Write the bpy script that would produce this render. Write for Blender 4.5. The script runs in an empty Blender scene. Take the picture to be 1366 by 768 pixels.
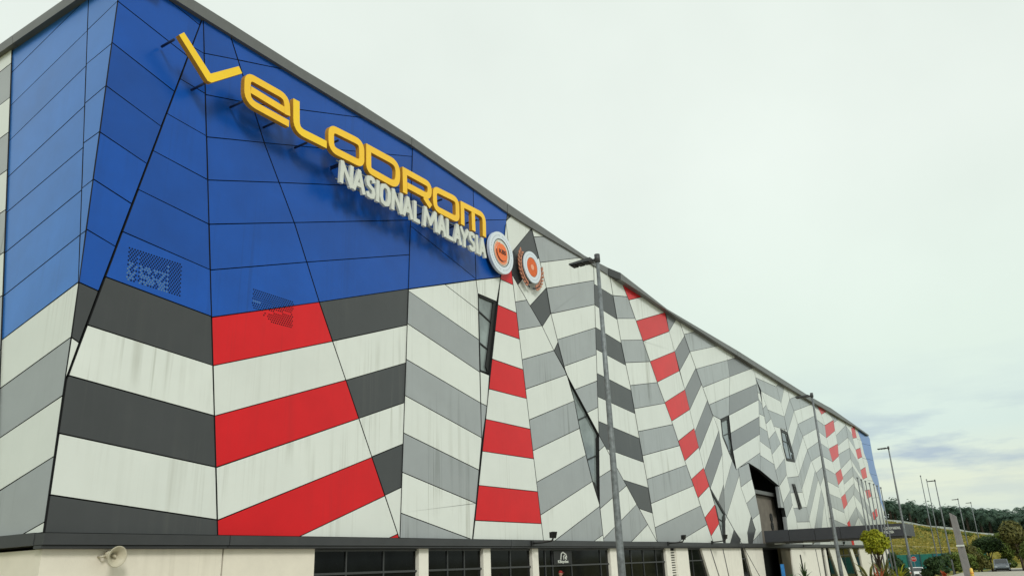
import bpy, bmesh, math, random
from mathutils import Vector, Matrix
random.seed(7)
S = bpy.context.scene
C = S.collection
R = math.radians

# ------------------------------------------------------------------ camera
cam = bpy.data.cameras.new('camera')
cam.sensor_width = 36.0
cam.lens = 1055.0 / 1366.0 * 36.0
cam.clip_start, cam.clip_end = 0.1, 6000.0
camo = bpy.data.objects.new('camera', cam)
C.objects.link(camo)
rx, ry, rz_ = (0.53766044, -0.84234998, -0.0369832), (0.26275496, 0.20906855, -0.94193958), (0.80117481, 0.49672613, 0.33373953)
camo.matrix_world = Matrix(((rx[0], -ry[0], -rz_[0], 0.0), (rx[1], -ry[1], -rz_[1], 0.0), (rx[2], -ry[2], -rz_[2], 2.0), (0, 0, 0, 1)))
S.camera = camo

# ------------------------------------------------------------------ light, sky, exposure
SUN_EL, SUN_AZ = R(34), R(217)          # azimuth from +Y clockwise: behind the camera, facing the long facade
S.view_settings.view_transform = 'Standard'
S.view_settings.look = 'None'
S.view_settings.exposure = 0.0
S.view_settings.gamma = 1.0
sun = bpy.data.lights.new('sun', 'SUN')
sun.energy = 1.55
sun.angle = R(13)
sun.color = (1.0, 0.99, 0.955)
suno = bpy.data.objects.new('sun', sun)
C.objects.link(suno)
sd = Vector((math.sin(SUN_AZ) * math.cos(SUN_EL), math.cos(SUN_AZ) * math.cos(SUN_EL), math.sin(SUN_EL)))
suno.rotation_euler = sd.to_track_quat('Z', 'Y').to_euler()
suno.location = (0, -40, 60)

wd = bpy.data.worlds.new('World')
S.world = wd
wd.use_nodes = True
nt = wd.node_tree
nt.nodes.clear()
def nd(t, **k):
    n = nt.nodes.new(t)
    for a, b in k.items(): setattr(n, a, b)
    return n
def ln(a, b): nt.links.new(a, b)
out = nd('ShaderNodeOutputWorld')
sky = nd('ShaderNodeTexSky', sky_type='NISHITA')
sky.sun_disc = False
sky.sun_elevation, sky.sun_rotation = SUN_EL, SUN_AZ
sky.air_density, sky.dust_density = 1.0, 3.0
bg1 = nd('ShaderNodeBackground'); bg1.inputs[1].default_value = 0.08
ln(sky.outputs[0], bg1.inputs[0])
tc = nd('ShaderNodeTexCoord')
sep = nd('ShaderNodeSeparateXYZ'); ln(tc.outputs['Generated'], sep.inputs[0])
ramp = nd('ShaderNodeValToRGB'); ln(sep.outputs[2], ramp.inputs[0])
cr = ramp.color_ramp
cr.elements[0].position = 0.0; cr.elements[0].color = (0.70, 0.80, 0.74, 1)
cr.elements[1].position = 1.0; cr.elements[1].color = (0.815, 0.885, 0.825, 1)
for p, c in ((0.035, (0.69, 0.78, 0.68, 1)), (0.075, (0.765, 0.83, 0.68, 1)), (0.13, (0.68, 0.81, 0.75, 1)), (0.22, (0.73, 0.845, 0.76, 1)), (0.45, (0.805, 0.88, 0.82, 1))):
    e = cr.elements.new(p); e.color = c
# low banks of blue-grey cloud: noise on the direction, stretched sideways
mp = nd('ShaderNodeMapping'); mp.inputs['Scale'].default_value = (3.2, 3.2, 17.0); mp.inputs['Location'].default_value = (0.35, 0.1, 0.0)
ln(tc.outputs['Generated'], mp.inputs[0])
nz = nd('ShaderNodeTexNoise'); nz.inputs['Scale'].default_value = 2.1; nz.inputs['Detail'].default_value = 6.0; nz.inputs['Roughness'].default_value = 0.55
ln(mp.outputs[0], nz.inputs['Vector'])
nr = nd('ShaderNodeValToRGB'); ln(nz.outputs['Fac'], nr.inputs[0])
nr.color_ramp.elements[0].position = 0.43; nr.color_ramp.elements[1].position = 0.57
hb = nd('ShaderNodeValToRGB'); ln(sep.outputs[2], hb.inputs[0])
hb.color_ramp.elements[0].position = 0.0; hb.color_ramp.elements[0].color = (0.5, 0.5, 0.5, 1)
hb.color_ramp.elements[1].position = 0.24; hb.color_ramp.elements[1].color = (0, 0, 0, 1)
for p, v in ((0.05, 0.3), (0.074, 0.35), (0.10, 1.0), (0.128, 0.85), (0.16, 0.15)):
    e = hb.color_ramp.elements.new(p); e.color = (v, v, v, 1)
ml = nd('ShaderNodeMath', operation='MULTIPLY'); ln(nr.outputs[0], ml.inputs[0]); ln(hb.outputs[0], ml.inputs[1])
# very soft unevenness of the whole overcast
nz2 = nd('ShaderNodeTexNoise'); nz2.inputs['Scale'].default_value = 2.4; nz2.inputs['Detail'].default_value = 5.0
ln(tc.outputs['Generated'], nz2.inputs['Vector'])
mr = nd('ShaderNodeMapRange'); ln(nz2.outputs['Fac'], mr.inputs[0]); mr.inputs[1].default_value = 0.3; mr.inputs[2].default_value = 0.7; mr.inputs[3].default_value = 0.955; mr.inputs[4].default_value = 1.06
mx = nd('ShaderNodeMixRGB'); ln(ml.outputs[0], mx.inputs[0]); ln(ramp.outputs[0], mx.inputs[1]); mx.inputs[2].default_value = (0.46, 0.56, 0.635, 1)
vm = nd('ShaderNodeVectorMath', operation='SCALE'); ln(mx.outputs[0], vm.inputs[0]); ln(mr.outputs[0], vm.inputs['Scale'])
bg2 = nd('ShaderNodeBackground'); ln(vm.outputs[0], bg2.inputs[0]); bg2.inputs[1].default_value = 1.04
ms = nd('ShaderNodeMixShader'); ms.inputs[0].default_value = 0.97
ln(bg1.outputs[0], ms.inputs[1]); ln(bg2.outputs[0], ms.inputs[2]); ln(ms.outputs[0], out.inputs[0])

# ------------------------------------------------------------------ measured tables (metres; X along the facade, Y into the building, Z up)
T = {'D': 22.0,
 'L_D': [(True, [0.1, 0.8, 0.45, 0.25], [(22.54, 19.39), (24.51, 19.46), (24.46, 18.34), (22.58, 18.34)])],
 'L_L': [(False, [0.42], [(18.38, 19.61), (18.48, 18.33), (20.09, 18.41)])],
 'L_M': [(False, [0.12, 0.42], [(29.46, 18.21), (29.45, 19.34), (31.39, 19.44), (31.37, 18.23)]), (False, [], [(30.39, 19.26), (30.42, 18.23)])],
 'L_O': [(True, [0.3, 0.36, 0.3, 0.36], [(20.29, 19.29), (22.1, 19.42), (22.15, 18.42), (20.35, 18.34)])],
 'L_R': [(False, [0.1, 0.5, 0.45], [(25.01, 18.19), (24.96, 19.31), (26.82, 19.36), (26.78, 18.69), (25.16, 18.65)]),
         (False, [], [(26.41, 18.57), (26.89, 18.24)])],
 'L_e': [(False, [0.42, 0.3, 0.45], [(18.09, 18.4), (16.1, 18.38), (16.03, 19.42), (17.9, 19.47), (17.99, 18.73)]),
         (False, [], [(17.84, 18.87), (16.22, 18.92)])],
 'L_o': [(True, [0.3, 0.36, 0.3, 0.36], [(27.19, 19.3), (29.02, 19.42), (29.03, 18.34), (27.22, 18.29)])],
 'XC': 11.725,
 'banner': [(76.5, 20.19, 1.48), (76.5, 19.89, 1.47)],
 'beam': [(81.03, 8.42), (89.84, 8.33), (89.7, 8.09), (80.93, 8.2)],
 'boll': (45.0, 3.11, 1.23),
 'cables': [[(66.46, 5.64), (73.96, 0.56)], [(63.38, 2.85), (64.67, 0.83)], [(66.37, 2.85), (67.06, 0.76)], [(99.07, 2.8), (99.57, -0.12)]],
 'corner_xy': [11.68, 22.0, 3.32],
 'fascia': [(0.22, [(11.36, 21.8), (14.01, 21.82), (15.59, 21.85), (19.13, 21.87), (22.72, 22.01), (26.37, 22.02)],
             [(11.32, 21.3), (13.36, 21.36), (14.85, 21.36), (19.17, 21.41), (22.74, 21.48), (26.38, 21.57)]),
            (0.22, [(26.41, 22.02), (29.48, 21.92), (34.96, 21.76)], [(26.41, 21.56), (29.47, 21.44), (34.92, 21.17)]),
            (0.22, [(35.02, 21.76), (44.53, 21.55), (48.11, 21.78)], [(34.98, 21.17), (37.61, 21.16), (43.96, 21.29), (48.01, 21.21)]),
            (0.6, [(49.39, 21.67), (58.02, 21.14), (76.47, 21.49)], [(49.29, 21.14), (53.82, 21.13), (57.98, 21.01), (76.24, 20.95)]),
            (0.6, [(76.57, 21.49), (104.74, 21.62), (108.48, 21.68)], [(76.33, 20.95), (81.28, 20.96), (91.78, 20.94), (101.61, 21.01), (108.04, 21.05)]),
            (0.6, [(108.66, 21.69), (116.22, 21.84), (119.91, 21.95), (136.56, 21.78)], [(108.21, 21.06), (116.45, 21.21), (136.2, 21.4)]),
            (0.55, [(137.12, 21.82), (150.68, 21.64)], [(136.84, 21.52), (150.41, 21.39)])],
 'fasciaL': ([(21.51, 21.55), (25.18, 21.54), (28.54, 21.53), (28.57, 21.53), (29.46, 21.52), (38.94, 21.45)],
             [(21.59, 21.14), (24.29, 21.11), (28.42, 21.11), (28.44, 21.11), (29.33, 21.1), (38.77, 21.09)]),
 'floods': [(36.39, 20.7, 3.38), (54.51, 20.7, 3.45), (63.55, 20.7, 3.58), (92.86, 20.7, 3.37), (109.29, 20.7, 3.35)],
 'horn': (13.49, 21.5, 2.73),
 'kbs': [33.74, 18.22],
 'laurel': [(35.58, 18.94), (35.58, 18.13), (36.0, 17.4), (36.7, 17.01), (37.61, 17.08), (38.3, 17.69), (38.56, 18.57), (38.26, 19.05)],
 'letters': {},
 'line2': [('N', 20.91, 21.67), ('A', 21.65, 22.41), ('S', 22.46, 23.03), ('I', 23.07, 23.31), ('O', 23.34, 24.02), ('N', 24.1, 24.86), ('A', 24.86, 25.57),
           ('L', 25.64, 26.08), ('M', 26.34, 27.41), ('A', 27.41, 28.08), ('L', 28.11, 28.66), ('A', 28.69, 29.34), ('Y', 29.24, 29.97), ('S', 29.97, 30.53),
           ('I', 30.59, 30.81), ('A', 30.86, 31.5)],
 'op': [(77.1, 10.63), (87.34, 9.28), (78.95, 4.52), (87.26, 4.73)],
 'opx': [(998.5, 617.5)],
 'perf1': [(12.94, 11.84), (14.83, 11.85), (14.9, 10.72), (12.99, 10.76)],
 'perf2': [(17.75, 11.81), (19.66, 11.81), (19.67, 10.74), (17.72, 10.71)],
 'person': [36.38, 20.4, 1.86],
 'poles2': [(94.56, 9.22), (100.25, 9.26)],
 'poles7': [(63.57, 10.35), (65.49, 10.42), (67.19, 10.42), (69.34, 10.48), (70.83, 10.41), (72.72, 10.45), (75.18, 10.54)],
 'posts': [(17.94, 8.41), (41.72, 8.25), (67.85, 8.44), (99.56, 8.4), (130.33, 8.61), (160.17, 8.76)],
 'pyl_bl': (73.0, 5.49, 0.16),
 'pyl_br': (73.0, 4.98, 0.15),
 'pyl_tl': (73.0, 5.64, 4.83),
 'pyl_tr': (73.0, 5.22, 4.57),
 'seal': [37.1, 18.41],
 'silver': (122.0, 5.17, -0.73),
 'stop': (120.0, 14.46, 1.24),
 'vee': [(13.14, 19.41), (13.31, 19.62), (14.49, 18.63), (15.61, 19.58), (15.78, 19.37), (14.56, 18.3), (14.4, 18.29)],
 'vents': [(90.1, 5.97), (90.11, 5.16)],
 'whitecar': (104.0, 12.78, 0.63),
 'windows': [('upper', 0.02, [(32.07, 15.51), (33.79, 15.54), (32.81, 11.42), (32.1, 11.41)],
              [[(32.03, 14.63), (33.22, 14.26)], [(32.05, 12.93), (32.94, 12.69)]]),
             ('fold', 0.02, [(41.44, 12.73), (45.01, 9.66), (44.52, 5.44), (43.73, 6.78), (42.59, 9.57), (42.07, 11.4)],
              [[(42.29, 10.21), (45.15, 11.2)], [(43.12, 7.93), (44.91, 8.45)]]),
             ('slot', 0.1, [(69.81, 13.87), (72.54, 14.61), (72.29, 11.86), (72.65, 9.71), (71.0, 11.07), (69.73, 12.33)],
              [[(69.41, 12.28), (72.09, 12.92)], [(70.49, 11.07), (72.09, 11.36)]]),
             ('wedge', 0.15, [(64.59, 7.7), (67.7, 5.71), (66.84, 3.28), (66.27, 3.29), (65.84, 4.84), (65.36, 6.31)], [[(65.63, 5.29), (67.38, 4.92)]]),
             ('block', 0.25, [(90.45, 15.5), (93.39, 15.47), (94.68, 13.22), (94.77, 12.22), (91.05, 12.06), (90.45, 13.48)],
              [[(92.37, 15.69), (93.05, 12.16)], [(90.4, 14.21), (93.76, 14.15)]]),
             ('slit', 0.27, [(91.92, 9.62), (92.92, 9.66), (94.55, 7.13), (93.32, 6.96)], [])],
 'xend': 152.69,
 'yellow_tree': (62.0, 9.71, 2.82),
 'zb2': 17.05,
 'zband': (2.94, 3.32)}
# one panel per line: face (F front, L end), colour, stand-off, then its outline on that face
PANELS = """FW 0.05 11.70,5.91 11.71,4.32 17.03,3.83 16.81,5.42
FD 0.05 11.71,7.52 11.68,7.39 11.69,5.95 16.81,5.46 16.58,7.05
FW 0.05 12.03,9.07 11.72,7.56 16.58,7.09 16.35,8.70
FW 0.08 16.85,5.41 17.07,3.82 24.16,6.42 23.64,7.34 23.36,7.84
FR 0.08 16.62,7.05 16.84,5.45 23.34,7.87 22.56,9.26
FR 0.08 17.07,3.78 17.13,3.35 20.53,3.35 24.97,4.96 24.17,6.39
FD 0.05 12.36,10.65 12.04,9.11 16.35,8.73 16.12,10.34
FW 0.08 16.39,8.69 16.61,7.08 22.54,9.29 21.75,10.68
LG 0.05 26.28,10.77 25.89,9.23 25.82,8.93 33.24,8.39 33.98,9.97
LW 0.05 25.81,8.90 25.38,7.18 32.53,6.87 33.22,8.35
FR 0.08 16.16,10.31 16.38,8.72 21.73,10.71 20.94,12.11 20.94,12.10
FB 0.06 17.07,19.10 17.78,17.76 26.61,21.11 26.63,21.81 23.72,21.73
FB 0.06 17.79,17.73 17.80,17.71 18.62,16.41 26.55,19.38 26.60,21.07
LG 0.05 25.37,7.14 24.99,5.60 31.92,5.56 32.51,6.83
FB 0.05 12.69,12.24 12.37,10.69 16.12,10.38 15.90,11.96
LG 0.05 27.08,13.99 26.68,12.39 34.58,11.25 35.37,12.93
FD 0.05 11.71,4.28 11.72,3.35 17.10,3.35 17.04,3.79
FB 0.08 15.93,11.94 16.15,10.35 20.93,12.13 20.19,13.55
FB 0.06 18.64,16.38 19.49,15.03 26.50,17.68 26.55,19.34
LW 0.05 27.48,15.61 27.09,14.03 35.38,12.97 36.15,14.61
LW 0.05 24.98,5.56 24.68,4.31 31.34,4.32 31.90,5.52
LG 0.05 27.88,17.23 27.49,15.65 36.17,14.65 36.92,16.24
LW 0.05 26.67,12.35 26.28,10.81 34.00,10.01 34.57,11.22
FB 0.06 19.51,15.00 19.52,14.99 20.24,13.61 26.44,15.90 26.50,17.64
LW 0.05 28.27,18.80 27.89,17.27 36.93,16.28 37.67,17.85
FB 0.08 15.71,13.56 15.93,11.98 20.17,13.58 19.45,14.95 19.44,14.97
LG 0.05 28.68,20.42 28.28,18.83 37.69,17.89 38.45,19.51
FB 0.05 13.02,13.82 12.70,12.28 15.89,11.99 15.67,13.57
LW 0.00 22.00,10.26 21.99,10.20 21.99,8.65 25.56,7.70 25.94,9.25
FB 0.06 20.26,13.58 21.00,12.16 26.39,14.21 26.39,14.24 26.44,15.86
FB 0.10 26.58,20.11 26.50,17.36 31.78,16.26 31.73,19.59
LG 0.05 24.67,4.27 24.43,3.34 30.89,3.36 31.32,4.28
LG 0.00 21.99,8.61 22.00,6.98 25.17,6.14 25.55,7.66
LS 0.00 22.28,11.82 22.01,10.31 25.95,9.29 26.32,10.77
FB 0.06 16.28,20.60 17.05,19.14 23.63,21.73 18.91,21.60
LW 0.00 22.00,6.94 22.00,5.32 24.79,4.58 25.16,6.11
LS 0.00 22.55,13.38 22.28,11.86 26.33,10.81 26.71,12.35
FB 0.08 15.48,15.17 15.70,13.60 19.42,15.00 18.57,16.35
LW 0.05 28.92,21.37 28.69,20.46 38.46,19.55 39.33,21.39
FD 0.06 21.02,12.13 21.01,12.14 21.80,10.75 26.32,12.47 26.39,14.17
LS 0.00 22.83,14.94 22.56,13.42 26.72,12.39 27.10,13.90
LG 0.00 22.00,5.29 22.01,3.62 23.05,3.35 24.48,3.34 24.78,4.54
FB 0.02 11.47,20.10 11.49,18.53 13.83,17.96 14.16,19.56
FB 0.02 11.47,20.14 14.17,19.60 14.49,21.10 12.42,21.49 11.45,21.47
LS 0.00 23.11,16.55 22.83,14.98 27.11,13.94 27.46,15.33
FW 0.10 26.07,5.94 26.01,4.33 31.00,3.34 31.35,4.94 31.35,4.92
LS 0.00 23.40,18.17 23.12,16.59 27.47,15.37 27.84,16.88
FB 0.05 13.34,15.37 13.02,13.85 15.67,13.61 15.45,15.19
FG 0.10 26.14,7.58 26.07,5.98 31.36,4.96 31.66,6.47
FB 0.02 11.49,18.49 11.52,16.91 13.50,16.42 13.82,17.92
FW 0.10 26.20,9.21 26.14,7.62 31.67,6.51 31.94,7.89 31.94,8.04
FW 0.06 21.82,10.71 22.61,9.31 26.25,10.71 26.32,12.43
FG 0.10 26.27,10.83 26.20,9.25 31.94,8.08 31.93,9.74
FB 0.08 15.26,16.78 15.48,15.21 18.55,16.38 17.74,17.67 17.72,17.70
LS 0.00 23.66,19.68 23.40,18.21 27.85,16.91 28.23,18.45
FB 0.02 11.52,16.87 11.55,15.25 13.18,14.87 13.50,16.39
LS 0.00 23.93,21.20 23.67,19.71 28.24,18.48 28.62,20.01
FW 0.10 26.33,12.49 26.27,10.87 31.93,9.78 31.92,11.30
FG 0.10 26.40,14.06 26.34,12.53 31.92,11.34 31.92,11.35 31.92,12.97
FB 0.02 11.55,15.21 11.57,13.63 12.85,13.31 13.17,14.84
FB 0.10 26.50,17.32 26.40,14.20 27.17,14.49 31.78,16.20 31.78,16.22
FD 0.06 22.63,9.28 23.41,7.90 26.18,8.94 26.25,10.67
FW 0.08 20.62,3.35 25.29,3.35 25.79,3.50 24.99,4.93
FR 0.15 31.59,5.75 31.24,4.18 37.22,4.17 36.99,5.75
FB 0.05 13.66,16.94 13.35,15.40 15.44,15.23 15.22,16.83
FB 0.08 15.03,18.40 15.25,16.82 17.71,17.73 17.01,19.06
FB 0.10 26.59,20.15 31.73,19.63 31.70,21.46 26.64,21.77
FW 0.15 31.96,7.38 31.60,5.78 36.99,5.79 36.74,7.44
FB 0.02 11.57,13.59 11.60,11.98 12.52,11.74 12.84,13.27
FW 0.11 37.29,4.58 37.47,3.34 38.65,3.34 44.27,5.33 44.26,5.44 43.55,6.71
FB 0.10 31.79,19.53 31.84,16.22 34.18,17.05 34.81,19.92 34.99,20.74
FG 0.11 37.04,6.25 37.28,4.62 43.53,6.74 43.53,6.75 42.93,8.20
FB 0.08 14.80,20.02 15.03,18.44 16.99,19.09 16.21,20.57
FW 0.10 26.40,14.09 31.92,13.01 31.92,14.55 29.12,15.15 27.19,14.44 26.40,14.14
FW 0.06 23.43,7.87 23.71,7.37 24.22,6.46 26.11,7.16 26.18,8.90
FW 0.11 36.80,7.88 37.04,6.29 42.92,8.23 42.39,9.53 42.33,9.73
FR 0.15 32.33,8.98 31.97,7.41 36.74,7.48 36.52,8.99
FG 0.11 36.57,9.50 36.80,7.92 42.32,9.77 41.88,11.33
FB 0.02 11.60,11.94 11.62,10.31 12.20,10.21 12.52,11.71
FB 0.05 13.99,18.50 13.67,16.97 15.21,16.86 14.99,18.45
LS 0.00 28.98,21.45 23.97,21.46 23.94,21.24 28.63,20.05
FW 0.11 36.33,11.14 36.56,9.54 41.87,11.36 41.87,11.36 41.20,12.66 41.09,12.79
FW 0.15 32.68,10.55 32.34,9.01 36.51,9.03 36.28,10.61
FW 0.15 31.23,4.14 31.04,3.34 37.34,3.34 37.23,4.14
FW 0.11 38.67,19.25 39.27,17.81 45.91,20.23 46.02,21.34 44.20,21.32
FG 0.11 39.29,17.77 39.34,17.64 39.65,16.30 39.64,16.31 45.74,18.46 45.91,20.19
FW 0.18 67.43,5.05 66.87,3.28 73.08,3.27 73.20,4.24 75.00,5.70 73.04,8.10 73.03,9.20
FW 0.17 52.10,5.80 52.39,4.28 61.88,6.09 61.46,6.67 60.81,7.52
LS 0.00 23.92,21.46 22.04,21.49 22.03,20.15 23.62,19.75
FG 0.11 36.09,12.74 36.32,11.18 41.07,12.82 40.88,13.06 39.71,13.99 39.71,14.00
FG 0.17 52.40,4.24 52.57,3.35 56.30,3.34 62.87,4.71 61.90,6.06
FW 0.11 39.66,16.27 40.26,14.83 45.58,16.80 45.74,18.42
FD 0.06 24.24,6.42 25.04,5.00 26.04,5.37 26.11,7.12
FR 0.15 33.05,12.17 32.69,10.59 36.27,10.64 36.05,12.17
FG 0.17 51.77,7.39 51.89,6.86 52.09,5.84 60.79,7.55 59.69,9.00
FG 0.11 40.27,14.80 40.32,14.68 40.92,13.33 45.41,14.94 45.58,16.76
LS 0.00 22.03,20.12 22.03,18.50 23.36,18.28 23.61,19.71
FD 0.14 44.98,10.49 44.89,9.65 45.81,8.90 51.51,8.55 51.14,10.10
FW 0.14 45.13,12.08 44.98,10.53 51.13,10.14 51.13,10.14 50.79,11.77
FW 0.13 44.35,5.18 44.50,3.50 49.71,5.67 48.38,6.76
FG 0.10 26.01,4.29 25.97,3.35 31.00,3.34 30.99,3.30
FB 0.08 14.80,20.06 16.19,20.60 15.72,21.50 14.60,21.48
FD 0.08 35.28,18.68 35.44,17.56 36.01,17.13 38.55,19.56 37.86,21.22
FW 0.17 51.40,8.95 51.76,7.43 59.66,9.03 59.44,9.31 58.72,10.39
LS 0.00 22.03,18.46 22.02,16.91 23.08,16.69 23.35,18.25
FD 0.02 11.62,10.27 11.65,8.65 11.86,8.56 12.19,10.17
FG 0.17 51.03,10.56 51.12,10.14 51.39,8.99 58.69,10.43 57.71,11.88
FG 0.13 44.50,3.46 44.52,3.33 48.39,3.34 51.23,4.44 49.75,5.65
FG 0.11 38.74,3.33 43.21,3.33 44.46,3.70 44.28,5.29
FW 0.15 33.42,13.76 33.06,12.21 36.04,12.21 35.81,13.84
FW 0.11 35.85,14.38 36.09,12.78 39.68,14.03 38.52,15.15 38.41,15.23
FD 0.14 45.27,13.62 45.13,12.12 50.78,11.81 50.46,13.33
FW 0.14 45.86,8.86 47.98,7.13 51.91,6.87 51.91,6.86 51.52,8.51
FW 0.17 50.70,12.10 51.02,10.60 57.69,11.92 57.54,12.14 56.55,13.35
FW 0.11 40.93,13.29 41.02,13.11 41.25,12.79 42.09,12.09 45.24,13.17 45.40,14.90
FB 0.05 14.30,20.02 14.00,18.53 14.99,18.49 14.77,20.03
FW 0.14 45.43,15.25 45.28,13.66 50.45,13.37 50.45,13.38 49.93,15.04
LS 0.00 22.02,16.87 22.01,15.26 22.81,15.15 23.07,16.65
FB 0.06 16.26,20.64 18.82,21.60 15.80,21.51
FW 0.08 36.04,17.11 37.25,16.20 39.26,17.84 38.56,19.53
FB 0.10 31.78,19.57 35.00,20.78 35.13,21.33 31.76,21.45
FG 0.11 38.07,20.71 38.66,19.29 44.12,21.33 39.56,21.27
FG 0.17 50.35,13.67 50.43,13.38 50.70,12.14 56.52,13.38 55.41,14.75 55.41,14.75
FG 0.13 44.55,7.04 44.33,5.44 44.35,5.22 48.34,6.79 47.03,7.86
LS 0.00 22.01,15.22 22.01,13.60 22.51,13.48 22.80,15.11
FR 0.20 52.41,18.86 53.35,17.56 58.96,19.58 58.50,21.03
FW 0.17 49.87,15.21 50.33,13.71 55.38,14.78 54.39,16.16
FW 0.20 63.52,18.80 64.58,17.52 73.95,20.12 73.88,21.27 72.50,21.27
FW 0.20 53.38,17.52 53.37,17.54 54.34,16.20 59.76,18.08 59.76,18.09 58.98,19.54
FD 0.14 45.58,16.77 45.43,15.29 49.92,15.08 49.47,16.53 49.47,16.54
FR 0.15 33.76,15.29 33.42,13.80 35.80,13.88 35.59,15.30
FG 0.20 64.61,17.49 65.54,16.36 65.74,16.12 74.02,18.51 74.04,18.54 73.95,20.08
FW 0.20 51.42,20.22 52.39,18.90 58.49,21.07 58.41,21.34 54.89,21.49
FW 0.08 35.04,20.69 35.01,20.57 35.27,18.72 37.85,21.26 37.84,21.28 35.74,21.33
FR 0.20 54.36,16.17 55.35,14.80 60.31,16.56 60.30,16.57 59.77,18.04
FW 0.20 72.23,14.53 72.09,12.93 82.47,15.79 83.17,17.62
FG 0.17 49.41,16.74 49.46,16.52 49.85,15.25 54.36,16.20 53.40,17.53 53.33,17.62
FW 0.14 45.73,18.36 45.58,16.81 49.46,16.58 49.12,18.19
FM 0.20 73.15,16.50 72.23,14.54 72.24,14.57 83.19,17.66 83.22,17.74 83.22,19.29
FM 0.20 72.08,12.89 71.99,11.82 72.08,11.32 81.75,13.92 81.77,13.98 82.45,15.74
FW 0.20 72.08,11.29 72.37,9.69 72.97,9.86 80.91,11.98 81.73,13.88
FW 0.10 31.92,14.59 31.92,15.46 31.79,16.14 29.19,15.17
FG 0.11 35.62,15.95 35.85,14.42 38.37,15.25 37.17,16.13 36.83,16.38
FW 0.20 55.38,14.77 55.38,14.76 56.47,13.43 61.13,15.16 61.13,15.16 60.33,16.53
FW 0.20 74.08,18.49 73.17,16.54 83.22,19.33 83.22,19.97 82.90,20.99
FW 0.20 65.77,16.08 66.87,14.77 73.09,16.50 74.00,18.47
FG 0.11 42.12,12.06 43.53,10.89 45.07,11.44 45.23,13.12
FD 0.14 48.04,7.09 50.08,5.43 52.23,5.22 51.92,6.83
FM 0.17 63.76,8.92 64.61,7.63 64.69,7.58 68.89,10.74 68.90,10.80 68.74,12.69
FW 0.17 63.11,10.46 63.62,9.13 63.73,8.96 68.72,12.74 67.66,13.86
FW 0.06 25.06,4.97 25.96,3.35 25.96,3.35 26.04,5.33
FR 0.20 56.49,13.40 57.50,12.16 57.51,12.15 61.74,13.62 61.15,15.12
FW 0.17 49.09,18.25 49.41,16.77 53.31,17.65 52.31,19.03
FD 0.14 45.87,19.89 45.73,18.40 49.11,18.23 48.77,19.86
FG 0.20 62.52,20.10 63.45,18.90 63.50,18.83 72.42,21.28 66.37,21.29
FD 0.08 37.29,16.17 38.54,15.26 39.64,16.32 39.34,17.65 39.28,17.80
FW 0.15 34.11,16.84 33.77,15.33 35.59,15.34 35.36,16.88
FW 0.10 31.97,15.49 33.69,15.52 34.16,16.98 31.84,16.16
FG 0.18 68.10,7.56 67.63,5.70 67.45,5.11 73.03,9.25 73.02,9.80 72.30,9.61 71.48,10.34
FG 0.23 108.36,6.51 108.37,6.53 108.79,3.29 120.34,3.29 119.52,5.77 119.52,5.77
FM 0.17 62.55,11.92 63.09,10.50 67.63,13.89 67.61,13.92 66.63,15.09
FW 0.20 57.53,12.11 58.45,10.75 62.30,12.17 61.75,13.58
FW 0.17 61.90,13.59 62.45,12.18 62.54,11.96 66.61,15.12 65.59,16.34 65.60,16.33
LS 0.00 22.00,13.56 22.00,11.92 22.23,11.87 22.51,13.45
FG 0.17 48.75,19.85 49.09,18.29 52.29,19.06 51.43,20.24 51.24,20.43
FR 0.20 58.48,10.71 59.41,9.34 59.41,9.34 62.88,10.69 62.88,10.69 62.32,12.13
FW 0.18 68.76,12.74 68.93,10.79 68.12,7.62 71.45,10.37 70.72,11.01 69.45,12.28 69.53,13.80 67.66,13.90
FW 0.14 45.88,19.93 48.76,19.89 48.76,19.89 48.44,21.44 46.01,21.31
FM 0.17 61.28,15.16 61.89,13.63 65.57,16.36 64.58,17.57
FW 0.17 56.37,3.33 63.87,3.32 62.90,4.67
FW 0.23 87.39,5.84 87.40,5.79 87.00,3.28 91.31,3.29 91.45,6.03 90.74,7.34
FW 0.20 59.43,9.30 60.41,8.02 63.48,9.11 63.48,9.10 62.89,10.65
FW 0.21 91.57,5.57 91.45,3.29 98.32,3.29 97.57,5.75
FM 0.20 74.01,20.10 74.10,18.53 74.10,18.53 82.89,21.02 82.80,21.33 78.22,21.30
FG 0.20 66.89,14.73 67.55,13.95 69.49,13.85 72.19,14.58 73.06,16.45
FW 0.17 64.72,7.56 66.27,6.59 68.21,8.10 68.87,10.68
FW 0.13 44.78,8.66 44.56,7.08 46.99,7.89 45.58,9.03
FG 0.19 98.22,4.10 98.47,3.29 100.96,3.29 107.18,8.42 107.22,8.75 106.63,9.88
FW 0.17 60.60,16.62 61.27,15.20 61.27,15.20 64.55,17.60 63.57,18.79
FW 0.21 144.20,10.64 146.78,9.16 146.66,7.94 146.79,6.77 147.98,3.34 153.50,3.35 153.43,7.86 154.00,8.98 151.34,10.98 151.25,11.10
FB 0.02 14.49,21.14 14.57,21.53 12.49,21.50
FW 0.23 128.21,10.31 128.46,8.71 128.47,8.64 143.16,3.33 144.02,3.33 142.81,6.59 142.12,7.01
FR 0.20 60.44,7.99 61.42,6.69 61.44,6.67 64.32,7.72 63.50,9.08
FW 0.21 87.83,15.44 88.18,15.04 89.56,13.81 90.51,12.35 90.28,10.56 90.40,10.21 95.64,10.73 94.92,12.21 91.20,12.05 90.59,13.49 90.58,15.55 93.35,15.50 93.33,15.69
FW 0.17 59.10,19.59 59.10,19.60 59.89,18.13 59.90,18.11 62.61,20.02 61.61,21.32 61.37,21.33
FW 0.19 96.33,9.30 96.44,9.00 97.32,7.38 97.34,7.30 104.83,12.07 103.57,13.14 103.56,13.16
FW 0.20 61.47,6.63 62.48,5.22 65.17,6.31 64.34,7.68
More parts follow.
